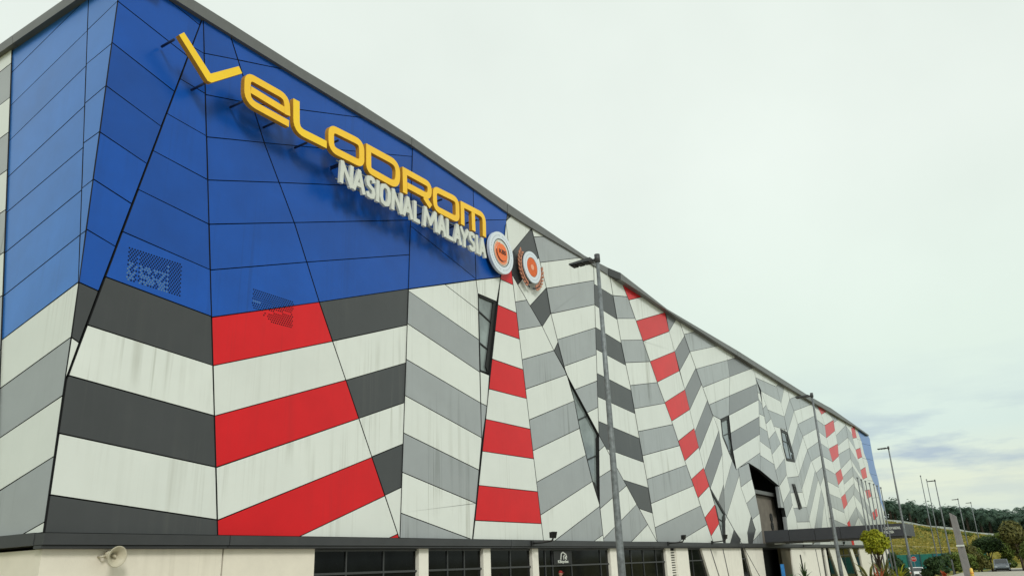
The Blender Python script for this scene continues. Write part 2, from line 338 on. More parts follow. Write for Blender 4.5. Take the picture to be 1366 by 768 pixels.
FW 0.19 97.64,6.06 97.70,5.82 98.21,4.14 106.61,9.91 106.43,10.25 105.80,11.02
FW 0.08 38.57,15.23 38.61,15.21 39.79,14.07 40.32,14.69 39.65,16.30 39.65,16.28
FG 0.21 80.80,11.68 80.16,10.20 86.38,9.08 85.91,10.54 85.69,11.18
FM 0.17 59.91,18.08 60.58,16.65 63.54,18.82 63.49,18.88 62.64,19.99
FW 0.21 84.75,18.80 85.90,17.50 86.33,17.05 93.14,17.24 93.13,17.32 92.49,18.64 92.40,18.85
FW 0.21 98.45,18.59 98.47,18.57 99.32,17.13 110.10,19.63 109.99,21.15
FW 0.10 32.01,9.77 32.51,9.70 32.51,9.70 32.77,11.28 32.01,11.33
FG 0.21 83.23,19.99 83.23,19.98 84.64,18.93 84.72,18.84 92.39,18.88 91.72,20.42
FW 0.19 101.02,3.29 107.19,3.29 106.77,5.42 107.17,8.37
FW 0.13 48.48,3.33 52.57,3.35 51.26,4.41
FR 0.20 62.51,5.19 63.47,3.86 65.66,4.83 65.66,4.83 65.19,6.28 65.19,6.27
FR 0.15 34.44,18.33 34.15,16.99 34.12,16.88 35.35,16.92 35.27,17.49 35.18,18.12
FW 0.17 48.74,19.90 51.21,20.47 50.20,21.49 48.43,21.42
FG 0.21 99.34,17.09 99.34,17.08 101.01,15.87 110.21,17.99 110.10,19.59
FB 0.05 14.31,20.06 14.77,20.06 14.59,21.42
FW 0.21 106.38,10.28 106.38,10.28 107.18,8.76 106.73,5.42 107.15,3.29 108.84,3.29 108.41,6.54 109.63,11.78
FW 0.21 83.22,20.03 91.70,20.46 91.68,20.51 93.36,21.29 82.82,21.32
FG 0.21 97.22,19.84 98.42,18.62 109.99,21.19 109.98,21.37 103.26,21.34
FW 0.19 95.08,12.20 95.77,10.79 102.32,14.33 101.12,15.79
FW 0.23 108.72,8.04 108.37,6.55 119.50,5.81 118.79,7.42 118.79,7.45
FG 0.19 95.79,10.75 95.80,10.72 96.32,9.33 103.53,13.18 102.35,14.29
FW 0.21 101.05,15.85 101.03,15.86 102.24,14.39 110.11,16.26 110.24,17.54 110.21,17.95
FG 0.20 73.03,8.19 76.75,9.14 76.74,9.17 76.39,10.56 73.01,9.81
FR 0.20 51.40,20.25 51.40,20.26 54.80,21.49 54.83,21.49 50.21,21.46
FW 0.20 73.03,8.15 73.03,8.11 74.10,6.80 77.29,7.74 77.22,8.00 76.77,9.11
FG 0.19 94.42,13.76 95.05,12.26 95.07,12.24 101.09,15.82 101.08,15.83 99.42,17.04
FG 0.23 109.09,9.63 108.73,8.08 118.78,7.48 118.38,9.09 118.33,9.27
FG 0.21 86.37,17.01 87.10,16.25 87.79,15.47 93.32,15.73 93.14,17.21
FW 0.21 121.85,4.89 122.13,3.30 129.51,3.31 128.87,6.18 128.73,7.21
FW 0.21 90.77,8.59 90.84,7.43 91.06,7.03 97.17,7.37 97.17,7.35 96.31,8.95
FW 0.02 11.65,8.61 11.65,7.51 11.85,8.52
FG 0.19 97.35,7.26 97.63,6.10 105.78,11.05 105.15,11.81 104.86,12.05
FW 0.14 50.13,5.39 52.58,3.39 52.23,5.18
FG 0.21 91.08,6.99 91.59,6.05 91.57,5.61 97.56,5.79 97.55,5.80 97.18,7.34
FG 0.21 90.41,10.17 90.74,9.16 90.77,8.63 96.29,8.98 96.30,8.97 95.66,10.69 95.66,10.69
FW 0.19 93.70,15.46 94.40,13.79 99.39,17.06 99.39,17.06 98.51,18.55 98.52,18.55
FW 0.23 85.32,12.19 85.86,10.62 90.37,12.27 90.37,12.33 89.46,13.73
FG 0.20 74.13,6.77 74.99,5.71 75.19,5.44 77.69,6.02 77.29,7.70
FW 0.21 81.44,13.16 80.82,11.72 85.68,11.22 85.24,12.49 85.18,12.73
FW 0.23 109.47,11.26 109.10,9.66 118.32,9.30 117.92,10.75
FG 0.23 85.87,10.59 85.89,10.55 86.37,9.05 86.36,9.06 90.16,10.51 90.14,10.54 90.36,12.23
FW 0.23 86.38,9.02 86.99,7.41 90.62,8.86 90.60,9.14 90.17,10.47
FW 0.11 35.62,15.99 36.80,16.41 35.40,17.46
FG 0.21 102.27,14.36 102.29,14.33 103.52,13.17 103.58,13.12 109.94,14.49 110.11,16.22
FW 0.23 128.67,7.19 128.81,6.19 129.45,3.31 138.83,3.31
FG 0.23 129.97,11.67 128.19,10.46 128.21,10.35 142.05,7.06 141.96,7.10 141.48,8.24 140.92,8.75
FG 0.19 93.31,17.16 93.67,15.51 93.68,15.49 98.49,18.58 97.24,19.85
FG 0.23 109.74,12.87 109.68,12.15 109.48,11.30 117.91,10.79 117.89,10.85 117.27,12.46
FW 0.19 92.65,18.62 93.27,17.35 93.30,17.21 97.22,19.89 96.92,21.34 95.83,21.33
FW 0.11 43.56,10.86 44.84,9.79 44.91,9.74 45.07,11.40
FG 0.21 121.89,15.59 121.80,15.41 121.74,13.60 131.06,15.92 131.67,17.50
FG 0.23 84.92,13.73 85.22,12.49 85.31,12.22 89.44,13.76 89.44,13.77 88.12,14.94
FG 0.23 128.48,8.59 128.66,7.24 138.92,3.32 143.07,3.32
FW 0.15 34.44,18.37 35.18,18.16 34.87,20.40
LS 0.00 22.00,11.88 21.97,10.31 22.22,11.84
FW 0.20 63.49,3.83 63.85,3.32 66.17,3.32 65.67,4.79
FD 0.18 73.25,4.21 73.14,3.27 74.22,3.27 75.85,4.53 74.97,5.62
FG 0.21 82.07,14.69 81.79,13.95 81.46,13.19 85.17,12.77 84.93,13.78 84.80,14.51
FW 0.20 75.21,5.40 75.86,4.52 74.63,3.57 77.72,4.47 77.75,5.77 77.70,5.99
FG 0.23 87.00,7.38 87.01,7.34 87.38,5.88 90.72,7.38 90.70,7.41 90.62,8.82
FG 0.21 122.42,18.32 122.59,17.14 122.49,16.94 131.96,19.20 131.96,19.21 132.00,21.06
FW 0.23 109.89,14.36 109.75,12.92 117.25,12.50 116.45,14.11
FW 0.20 62.49,20.13 66.29,21.30 61.60,21.30
LW 0.00 22.01,3.59 22.01,3.36 22.97,3.34
FG 0.20 72.38,9.65 72.37,9.68 72.97,9.86 76.41,10.62 80.14,10.21 80.89,11.94
FS 0.21 146.59,14.75 148.13,13.68 149.93,13.09 151.38,11.01 154.04,9.02 154.84,9.05 154.16,11.13 154.41,14.20 154.03,14.92
FW 0.23 130.45,13.01 130.15,11.79 130.01,11.70 140.86,8.80 139.23,10.27 138.91,11.28
FW 0.21 122.40,20.22 122.31,19.12 122.42,18.36 132.00,21.10 132.00,21.13 131.70,21.68 128.21,21.63
FM 0.17 59.09,19.63 61.31,21.33 58.70,21.37
FW 0.21 122.15,8.83 121.51,6.91 121.55,6.69 128.53,8.68 128.53,8.71 128.26,10.40
FG 0.10 32.01,9.73 31.99,8.00 32.50,9.66
FS 0.21 143.99,19.46 144.34,17.94 145.48,17.17 153.14,17.50 153.08,18.76 153.18,20.06
FW 0.21 103.61,13.09 105.09,11.84 105.12,11.80 109.80,12.98 109.94,14.45
FW 0.22 115.24,17.21 115.70,15.84 122.46,17.20 122.21,19.02
FG 0.23 110.05,16.04 109.89,14.41 116.42,14.16 115.62,15.75
FW 0.21 143.12,13.42 143.21,11.96 143.78,10.88 144.14,10.68 151.23,11.13 149.89,13.04 148.10,13.63
FW 0.21 122.47,16.90 121.90,15.64 131.68,17.54 131.69,17.56 131.96,19.16
FG 0.21 121.55,6.65 121.85,4.94 128.72,7.25 128.53,8.65
FS 0.21 141.73,21.57 143.92,19.76 143.98,19.50 153.18,20.10 153.28,21.38 152.08,21.63 140.46,21.74
FR 0.22 115.50,18.95 115.52,18.93 115.22,17.26 115.22,17.24 122.21,19.06 122.20,19.11 122.32,20.56
FW 0.22 142.13,7.11 142.92,6.63 144.15,3.33 147.85,3.34 146.67,6.76 146.54,7.90
FR 0.22 115.71,15.80 115.71,15.79 116.55,14.15 116.56,14.12 121.69,15.40 121.69,15.42 122.47,17.15 122.47,17.16
FW 0.23 84.64,15.29 84.91,13.78 84.91,13.76 88.08,14.97 88.06,14.99 87.02,16.16
FD 0.20 67.91,3.26 70.55,3.26 71.01,3.66 69.50,4.44
FW 0.21 121.74,13.56 122.09,12.49 131.27,14.68 131.28,14.70 131.01,15.80 131.04,15.87
FS 0.21 145.54,17.13 146.40,16.55 146.36,14.90 146.54,14.78 154.01,14.96 153.18,16.55 153.14,17.46
FG 0.23 110.08,19.15 110.19,17.61 115.11,17.28 115.41,18.90
FG 0.23 131.61,17.51 130.95,15.78 130.96,15.75 138.22,13.49 137.78,14.63 137.36,15.66
FG 0.21 121.85,10.25 121.84,10.22 122.16,8.86 122.16,8.88 128.26,10.44 128.25,10.50 130.22,11.84 130.30,12.15
FW 0.22 114.48,20.33 114.51,20.32 115.47,19.00 122.24,20.59 118.92,21.43
FG 0.23 131.20,14.64 130.48,13.14 130.46,13.05 138.90,11.32 138.81,11.60 138.50,12.63
FW 0.23 110.19,17.57 110.19,17.52 110.05,16.08 115.60,15.78 115.61,15.76 115.11,17.23
FG 0.19 92.63,18.68 92.64,18.66 95.77,21.33 93.56,21.31 91.84,20.50
FM 0.17 66.30,6.57 67.62,5.75 68.20,8.04
FW 0.23 109.98,20.71 110.08,19.20 115.38,18.95 114.42,20.26 113.33,20.75
FD 0.08 39.83,14.03 40.98,13.19 40.34,14.63
FG 0.21 122.10,12.46 122.15,12.31 122.03,11.48 130.61,13.29 131.25,14.63
FG 0.20 74.56,3.51 74.25,3.27 77.69,3.28 77.72,4.43
FW 0.21 82.61,16.09 82.09,14.73 84.79,14.54 84.66,15.32 84.50,16.08
FW 0.21 122.02,11.44 121.85,10.29 130.31,12.19 130.55,13.17 130.59,13.25
FW 0.22 116.58,14.08 117.29,12.66 121.63,13.59 121.69,15.36
FG 0.21 105.15,11.77 106.35,10.31 109.64,11.82 109.72,12.17 109.79,12.94
FW 0.21 141.87,16.89 143.07,15.56 143.09,13.93 143.12,13.46 148.02,13.67 148.10,13.63 146.30,14.88 146.34,16.52 145.57,17.04
FG 0.23 84.33,16.84 84.63,15.34 86.98,16.19 86.98,16.20 85.79,17.44
FW 0.20 74.00,20.14 78.14,21.31 73.94,21.27
FW 0.21 97.18,19.88 97.19,19.87 103.18,21.35 96.89,21.32
FW 0.22 117.91,11.09 118.00,10.87 118.37,9.51 121.73,10.22 121.73,10.22 122.03,12.22
FW 0.22 139.35,10.29 139.34,10.31 141.57,8.29 146.61,9.16 143.68,10.84 143.64,10.90
FR 0.22 117.31,12.61 117.37,12.49 117.90,11.13 122.03,12.26 122.04,12.30 121.63,13.55
FW 0.23 131.87,19.03 131.62,17.53 131.63,17.54 137.34,15.70 137.09,16.33 136.63,17.68
FG 0.23 131.93,20.88 131.90,19.19 131.88,19.07 136.61,17.73 136.60,17.77 135.90,19.48 135.97,20.05
FW 0.11 38.05,20.75 39.48,21.28 37.84,21.26
FR 0.22 119.49,6.11 119.63,5.79 120.46,3.30 122.01,3.30 121.45,6.59
FW 0.21 140.22,19.79 141.55,18.52 141.70,17.08 141.84,16.93 145.52,17.08 144.29,17.91 143.87,19.72 143.59,19.96
FW 0.22 137.22,16.32 137.89,14.68 142.92,15.56 141.60,17.03
FR 0.22 118.38,9.48 118.48,9.10 118.78,7.94 122.01,8.77 122.04,8.86 121.74,10.19
FW 0.22 118.78,7.90 118.90,7.44 119.47,6.15 121.44,6.63 121.39,6.92 122.00,8.72
FW 0.22 138.45,13.23 138.92,11.64 143.09,11.97 142.97,13.89
FG 0.21 83.22,17.69 82.62,16.13 84.49,16.12 84.28,17.17 84.26,17.32
FW 0.22 136.05,19.44 136.71,17.80 136.72,17.77 141.39,18.52 139.88,19.97
FR 0.22 137.91,14.62 138.43,13.28 142.97,13.94 142.95,15.51
FG 0.21 122.44,20.62 122.41,20.26 128.14,21.64 118.89,21.50
FW 0.23 130.97,15.70 131.22,14.68 131.21,14.67 138.49,12.67 138.32,13.24 138.24,13.45
FR 0.22 136.74,17.72 137.20,16.37 141.58,17.08 141.43,18.48
FG 0.13 44.78,8.70 45.55,9.06 44.91,9.58
FR 0.22 114.43,20.35 118.85,21.45 118.72,21.48 112.05,21.40
FR 0.22 136.17,21.11 136.19,21.06 136.02,19.49 136.03,19.49 139.86,20.02 139.46,21.55 139.22,21.58
FR 0.22 141.60,8.24 142.07,7.16 146.54,7.96 146.66,9.11
FW 0.23 131.94,21.13 131.93,20.91 135.97,20.09 136.07,21.04 135.79,21.70 131.64,21.66
FW 0.23 84.26,17.16 84.32,16.88 85.75,17.48 84.56,18.83
FW 0.11 43.29,3.32 44.50,3.33 44.46,3.66
FR 0.22 138.94,11.58 139.34,10.33 143.62,10.93 143.10,11.91
FW 0.21 139.57,21.61 139.99,20.02 140.19,19.82 143.54,19.99 141.71,21.51 140.34,21.72 138.04,21.75
FD 0.08 35.06,20.76 35.68,21.33 35.21,21.34
FR 0.08 25.37,3.34 25.87,3.35 25.81,3.47
FW 0.21 83.23,18.40 83.24,17.74 84.25,17.37 84.06,18.43
FG 0.23 109.98,20.75 113.25,20.78 111.88,21.39 109.94,21.35
FG 0.21 83.23,18.44 84.05,18.46 83.99,18.80 83.23,19.88
FW 0.22 136.15,21.14 139.14,21.60 137.86,21.72 135.91,21.71"""
D, XC = T['D'], T['XC']

# ------------------------------------------------------------------ materials
MATS = {}
def mat(name, col, rough=0.6, spec=0.5, metal=0.0, grain=0.0, gscale=3.0, streak=0.0, streak_col=(0.25, 0.25, 0.2), rnd=0.0, bump=0.0, bscale=40.0, coat=0.0, noise2=None):
    if name in MATS: return MATS[name]
    m = bpy.data.materials.new(name); m.use_nodes = True
    t = m.node_tree; N = t.nodes; K = t.links
    b = N['Principled BSDF']
    b.inputs['Roughness'].default_value = rough
    b.inputs['Specular IOR Level'].default_value = spec
    b.inputs['Metallic'].default_value = metal
    b.inputs['Coat Weight'].default_value = coat
    b.inputs['Coat Roughness'].default_value = 0.18
    rgb = N.new('ShaderNodeRGB'); rgb.outputs[0].default_value = (*col, 1)
    cur = rgb.outputs[0]
    geo = N.new('ShaderNodeNewGeometry')
    if noise2:
        col2, sc2, lo, hi = noise2
        n = N.new('ShaderNodeTexNoise'); n.inputs['Scale'].default_value = sc2; n.inputs['Detail'].default_value = 6
        K.new(geo.outputs['Position'], n.inputs['Vector'])
        r = N.new('ShaderNodeMapRange'); K.new(n.outputs['Fac'], r.inputs[0]); r.inputs[1].default_value = lo; r.inputs[2].default_value = hi
        x = N.new('ShaderNodeMixRGB'); K.new(r.outputs[0], x.inputs[0]); K.new(cur, x.inputs[1]); x.inputs[2].default_value = (*col2, 1)
        cur = x.outputs[0]
    if grain:
        n = N.new('ShaderNodeTexNoise'); n.inputs['Scale'].default_value = gscale; n.inputs['Detail'].default_value = 7; n.inputs['Roughness'].default_value = 0.6
        K.new(geo.outputs['Position'], n.inputs['Vector'])
        r = N.new('ShaderNodeMapRange'); K.new(n.outputs['Fac'], r.inputs[0]); r.inputs[1].default_value = 0.3; r.inputs[2].default_value = 0.7
        r.inputs[3].default_value = 1 - grain; r.inputs[4].default_value = 1 + grain
        v = N.new('ShaderNodeVectorMath'); v.operation = 'SCALE'; K.new(cur, v.inputs[0]); K.new(r.outputs[0], v.inputs['Scale'])
        cur = v.outputs[0]
    if rnd:
        oi = N.new('ShaderNodeObjectInfo')
        r = N.new('ShaderNodeMapRange'); K.new(oi.outputs['Random'], r.inputs[0]); r.inputs[3].default_value = 1 - rnd; r.inputs[4].default_value = 1 + rnd
        v = N.new('ShaderNodeVectorMath'); v.operation = 'SCALE'; K.new(cur, v.inputs[0]); K.new(r.outputs[0], v.inputs['Scale'])
        cur = v.outputs[0]
    if streak:
        # rain runs: narrow noise across, long down the wall, gated by a broad noise and per panel
        mp = N.new('ShaderNodeMapping'); mp.inputs['Scale'].default_value = (2.6, 2.6, 0.10); K.new(geo.outputs['Position'], mp.inputs[0])
        n = N.new('ShaderNodeTexNoise'); n.inputs['Scale'].default_value = 1.0; n.inputs['Detail'].default_value = 4; K.new(mp.outputs[0], n.inputs['Vector'])
        r = N.new('ShaderNodeMapRange'); K.new(n.outputs['Fac'], r.inputs[0]); r.inputs[1].default_value = 0.53; r.inputs[2].default_value = 0.74
        mp2 = N.new('ShaderNodeMapping'); mp2.inputs['Scale'].default_value = (0.42, 0.42, 0.22); K.new(geo.outputs['Position'], mp2.inputs[0])
        n2 = N.new('ShaderNodeTexNoise'); n2.inputs['Scale'].default_value = 1.0; n2.inputs['Detail'].default_value = 3; K.new(mp2.outputs[0], n2.inputs['Vector'])
        r2 = N.new('ShaderNodeMapRange'); K.new(n2.outputs['Fac'], r2.inputs[0]); r2.inputs[1].default_value = 0.44; r2.inputs[2].default_value = 0.64
        mp3 = N.new('ShaderNodeMapping'); mp3.inputs['Scale'].default_value = (8.5, 8.5, 0.14); K.new(geo.outputs['Position'], mp3.inputs[0])
        n3 = N.new('ShaderNodeTexNoise'); n3.inputs['Scale'].default_value = 1.0; n3.inputs['Detail'].default_value = 2; K.new(mp3.outputs[0], n3.inputs['Vector'])
        r3 = N.new('ShaderNodeMapRange'); K.new(n3.outputs['Fac'], r3.inputs[0]); r3.inputs[1].default_value = 0.56; r3.inputs[2].default_value = 0.72; r3.inputs[4].default_value = 0.75
        mxx = N.new('ShaderNodeMath'); mxx.operation = 'MAXIMUM'; K.new(r.outputs[0], mxx.inputs[0]); K.new(r3.outputs[0], mxx.inputs[1])
        mu = N.new('ShaderNodeMath'); mu.operation = 'MULTIPLY'; K.new(mxx.outputs[0], mu.inputs[0]); K.new(r2.outputs[0], mu.inputs[1])
        mu2 = N.new('ShaderNodeMath'); mu2.operation = 'MULTIPLY'; K.new(mu.outputs[0], mu2.inputs[0])
        oi2 = N.new('ShaderNodeObjectInfo'); ro = N.new('ShaderNodeMapRange'); K.new(oi2.outputs['Random'], ro.inputs[0]); ro.inputs[3].default_value = streak * 0.35; ro.inputs[4].default_value = streak * 1.35
        K.new(ro.outputs[0], mu2.inputs[1])
        x = N.new('ShaderNodeMixRGB'); K.new(mu2.outputs[0], x.inputs[0]); K.new(cur, x.inputs[1]); x.inputs[2].default_value = (*streak_col, 1)
        cur = x.outputs[0]
    K.new(cur, b.inputs['Base Color'])
    if bump:
        n = N.new('ShaderNodeTexNoise'); n.inputs['Scale'].default_value = bscale; n.inputs['Detail'].default_value = 4
        K.new(geo.outputs['Position'], n.inputs['Vector'])
        bp = N.new('ShaderNodeBump'); bp.inputs['Strength'].default_value = bump; bp.inputs['Distance'].default_value = 0.02
        K.new(n.outputs['Fac'], bp.inputs['Height']); K.new(bp.outputs[0], b.inputs['Normal'])
    MATS[name] = m
    return m

PM = {
 'W': mat('panel_white', (0.675, 0.70, 0.652), 0.34, 0.35, grain=0.03, gscale=0.7, streak=0.65, streak_col=(0.32, 0.32, 0.26), rnd=0.03, bump=0.12, bscale=0.9, coat=0.35),
 'G': mat('panel_grey', (0.310, 0.330, 0.335), 0.34, 0.4, grain=0.05, gscale=0.8, streak=0.9, streak_col=(0.13, 0.14, 0.125), rnd=0.06, bump=0.12, bscale=0.9, coat=0.35),
 'M': mat('panel_mid_grey', (0.155, 0.16, 0.168), 0.36, 0.4, grain=0.05, gscale=0.9, streak=0.35, streak_col=(0.09, 0.09, 0.08), rnd=0.06, bump=0.12, bscale=0.9, coat=0.35),
 'D': mat('panel_dark_grey', (0.044, 0.046, 0.048), 0.38, 0.35, grain=0.07, gscale=0.8, streak=0.35, streak_col=(0.10, 0.10, 0.09), rnd=0.08, bump=0.12, bscale=0.9, coat=0.25),
 'R': mat('panel_red', (0.62, 0.008, 0.013), 0.34, 0.2, grain=0.06, gscale=0.7, streak=0.3, streak_col=(0.33, 0.02, 0.02), rnd=0.05, bump=0.12, bscale=0.9, coat=0.1),
 'B': mat('panel_blue', (0.0035, 0.070, 0.355), 0.30, 0.25, grain=0.10, gscale=0.6, streak=0.38, streak_col=(0.005, 0.045, 0.2), rnd=0.09, bump=0.12, bscale=0.9, coat=0.08),
 'S': mat('panel_blue_skylit', (0.030, 0.165, 0.52), 0.30, 0.35, metal=0.35, grain=0.09, gscale=0.6, streak=0.22, streak_col=(0.02, 0.10, 0.34), rnd=0.05, bump=0.12, bscale=0.9, coat=0.15),  # lighter copy of the panel blue, bright sky reflection put into its colour
}
M_BACK = mat('dark_backing', (0.018, 0.018, 0.018), 0.8, 0.2)
M_FASC = mat('fascia_grey', (0.115, 0.118, 0.115), 0.45, 0.5, grain=0.08, gscale=1.2, streak=0.3, streak_col=(0.07, 0.07, 0.06), rnd=0.05)
M_BAND = mat('band_grey', (0.042, 0.044, 0.046), 0.5, 0.4, grain=0.12, gscale=1.5, rnd=0.06)
M_PLAS = mat('plaster', (0.74, 0.685, 0.575), 0.8, 0.25, grain=0.04, gscale=1.4, streak=0.35, streak_col=(0.35, 0.31, 0.23), bump=0.25, bscale=30)
M_COL = mat('column_paint', (0.78, 0.75, 0.66), 0.7, 0.3, grain=0.04, gscale=2.0, streak=0.3, streak_col=(0.35, 0.32, 0.25))
M_SOFF = mat('soffit', (0.10, 0.10, 0.095), 0.8, 0.2)
M_GLASS = mat('dark_glass', (0.005, 0.006, 0.006), 0.08, 0.1, grain=0.4, gscale=1.1)
M_GLASSU = mat('upper_glass', (0.17, 0.20, 0.195), 0.05, 0.8, grain=0.5, gscale=0.5)
M_ALU = mat('window_frame', (0.04, 0.042, 0.042), 0.45, 0.5)
M_BLK = mat('black_metal', (0.012, 0.012, 0.012), 0.5, 0.4)
M_YEL = mat('sign_yellow', (0.93, 0.55, 0.012), 0.35, 0.5, grain=0.05, gscale=1.2)
M_YELV = mat('sign_yellow_bright', (0.93, 0.60, 0.008), 0.35, 0.5, grain=0.04, gscale=1.2)
M_YELS = mat('sign_yellow_side', (0.52, 0.25, 0.015), 0.5, 0.4, grain=0.1)
M_SIGNW = mat('sign_white', (0.62, 0.64, 0.58), 0.5, 0.4, grain=0.08, gscale=3)
M_STEEL = mat('galvanised', (0.165, 0.18, 0.185), 0.5, 0.5, metal=0.3, grain=0.4, gscale=9)
M_STEELD = mat('dark_steel', (0.05, 0.052, 0.055), 0.5, 0.5)
M_BRKT = mat('bracket_dark', (0.010, 0.022, 0.07), 0.6, 0.3)
M_CANO = mat('canopy_charcoal', (0.035, 0.037, 0.044), 0.42, 0.5, grain=0.1, gscale=1, rnd=0.08)
M_RECW = mat('recess_wall', (0.17, 0.15, 0.125), 0.85, 0.2, grain=0.15, gscale=1.0, bump=0.2, bscale=12)
M_BRWN = mat('brown_wall', (0.10, 0.085, 0.055), 0.85, 0.2, grain=0.2, gscale=0.9)
M_ORNG = mat('emblem_orange', (0.85, 0.16, 0.022), 0.4, 0.5, grain=0.06, gscale=4)
M_ORNG2 = mat('emblem_peach', (0.78, 0.34, 0.20), 0.45, 0.5)
M_BRNZ = mat('emblem_bronze', (0.50, 0.20, 0.115), 0.42, 0.5, metal=0.25, grain=0.25, gscale=6)
M_EMW = mat('emblem_white', (0.66, 0.72, 0.78), 0.4, 0.5)
M_EMB = mat('emblem_dark', (0.02, 0.022, 0.03), 0.5, 0.4)
M_HORN = mat('horn_cream', (0.50, 0.455, 0.34), 0.5, 0.4, grain=0.12, gscale=9)

# ------------------------------------------------------------------ helpers
def tag(o, label=None, cat=None, group=None, kind=None):
    if label: o['label'] = label
    if cat: o['category'] = cat
    if group: o['group'] = group
    if kind: o['kind'] = kind
    return o
def empty(name, loc=(0, 0, 0), rz=0.0):
    o = bpy.data.objects.new(name, None); C.objects.link(o); o.location = loc; o.rotation_euler = (0, 0, rz)
    o.empty_display_size = 0.3
    return o
def obj(name, bm, m, parent=None, smooth=False, loc=None):
    me = bpy.data.meshes.new(name)
    bmesh.ops.remove_doubles(bm, verts=bm.verts, dist=1e-5)
    bmesh.ops.recalc_face_normals(bm, faces=bm.faces)
    bm.to_mesh(me); bm.free()
    ms = m if isinstance(m, (list, tuple)) else [m]
    for x in ms: me.materials.append(x)
    if smooth:
        for p in me.polygons: p.use_smooth = True
    o = bpy.data.objects.new(name, me); C.objects.link(o)
    if parent is not None:
        o.parent = parent
    if loc: o.location = loc
    return o
def pmesh(name, verts, faces, m, parent=None, smooth=False, mi=None):
    me = bpy.data.meshes.new(name); me.from_pydata(verts, [], faces)
    for x in (m if isinstance(m, (list, tuple)) else [m]): me.materials.append(x)
    if mi: me.polygons.foreach_set('material_index', mi)
    if smooth: me.polygons.foreach_set('use_smooth', [True] * len(me.polygons))
    me.update()
    o = bpy.data.objects.new(name, me); C.objects.link(o)
    if parent is not None: o.parent = parent
    return o
M_JOINT = mat('dark_joint', (0.02, 0.021, 0.022), 0.7, 0.2)
def prism(bm, front, back, mi=0):
    a = [bm.verts.new(p) for p in front]; b = [bm.verts.new(p) for p in back]
    n = len(a); fs = [bm.faces.new(a), bm.faces.new(b[::-1])]
    for i in range(n): fs.append(bm.faces.new((a[i], b[i], b[(i + 1) % n], a[(i + 1) % n])))
    for f in fs: f.material_index = mi
    return fs
def wallprism(bm, pts, y0, y1, mi=0):          # outline in (X,Z), from Y=y0 (front) to y1 (back)
    return prism(bm, [(x, y0, z) for x, z in pts], [(x, y1, z) for x, z in pts], mi)
def box(bm, x0, x1, y0, y1, z0, z1, mi=0):
    return prism(bm, [(x0, y0, z0), (x1, y0, z0), (x1, y0, z1), (x0, y0, z1)], [(x0, y1, z0), (x1, y1, z0), (x1, y1, z1), (x0, y1, z1)], mi)
def tube(bm, pts, rad, seg=10, mi=0, cap=True):
    pts = [Vector(p) for p in pts]; n = len(pts)
    rads = rad if isinstance(rad, (list, tuple)) else [rad] * n
    rings = []
    for i, p in enumerate(pts):
        d = (pts[min(i + 1, n - 1)] - pts[max(i - 1, 0)]).normalized()
        up = Vector((0, 0, 1)) if abs(d.z) < 0.9 else Vector((1, 0, 0))
        u = d.cross(up).normalized(); v = d.cross(u).normalized()
        rings.append([bm.verts.new(p + (u * math.cos(2 * math.pi * k / seg) + v * math.sin(2 * math.pi * k / seg)) * rads[i]) for k in range(seg)])
    for a, b in zip(rings, rings[1:]):
        for k in range(seg):
            f = bm.faces.new((a[k], a[(k + 1) % seg], b[(k + 1) % seg], b[k])); f.material_index = mi; f.smooth = True
    if cap:
        bm.faces.new(rings[0][::-1]).material_index = mi; bm.faces.new(rings[-1]).material_index = mi
def copy_tree(o, parent=None):
    c = o.copy(); C.objects.link(c)
    if parent is not None: c.parent = parent
    for ch in list(o.children): copy_tree(ch, c)
    return c
def fillet(pts, rr, closed):
    n = len(pts); out = []; k = 0
    for i in range(n):
        p = Vector(pts[i])
        if not closed and (i == 0 or i == n - 1): out.append(p); continue
        a = Vector(pts[i - 1]); b = Vector(pts[(i + 1) % n]); r = rr[k] if k < len(rr) else 0.1; k += 1
        u = (a - p); v = (b - p); r = min(r, u.length * 0.48, v.length * 0.48)
        q0 = p + u.normalized() * r; q1 = p + v.normalized() * r
        for j in range(7):
            if r < 0.16: out.append(p); break
            s = j / 6; out.append(q0 * (1 - s) ** 2 + p * 2 * s * (1 - s) + q1 * s * s)
    return out
def ribbon(bm, pts, w, closed, yf, yb, mi_front=0, mi_side=1):
    n = len(pts); Lf = []; Rt = []
    for i in range(n):
        if closed: a, b = pts[i - 1], pts[(i + 1) % n]
        else: a, b = pts[max(i - 1, 0)], pts[min(i + 1, n - 1)]
        p = pts[i]
        d1 = (p - a).normalized() if (p - a).length > 1e-6 else (b - p).normalized()
        d2 = (b - p).normalized() if (b - p).length > 1e-6 else d1
        nn = Vector((-d1.y - d2.y, d1.x + d2.x)).normalized()
        c = max(0.5, nn.dot(Vector((-d1.y, d1.x))))
        Lf.append(p + nn * w / c); Rt.append(p - nn * w / c)
    vf = lambda q, y: bm.verts.new((q.x, y, q.y))
    lf = [vf(q, yf) for q in Lf]; rf = [vf(q, yf) for q in Rt]; lb = [vf(q, yb) for q in Lf]; rb = [vf(q, yb) for q in Rt]
    for i in range(n if closed else n - 1):
        j = (i + 1) % n
        bm.faces.new((lf[i], lf[j], rf[j], rf[i])).material_index = mi_front
        bm.faces.new((lb[i], rb[i], rb[j], lb[j])).material_index = mi_side
        bm.faces.new((lf[i], lb[i], lb[j], lf[j])).material_index = mi_side
        bm.faces.new((rf[i], rf[j], rb[j], rb[i])).material_index = mi_side
    if not closed:
        bm.faces.new((lf[0], rf[0], rb[0], lb[0])).material_index = mi_side
        bm.faces.new((lf[-1], lb[-1], rb[-1], rf[-1])).material_index = mi_side
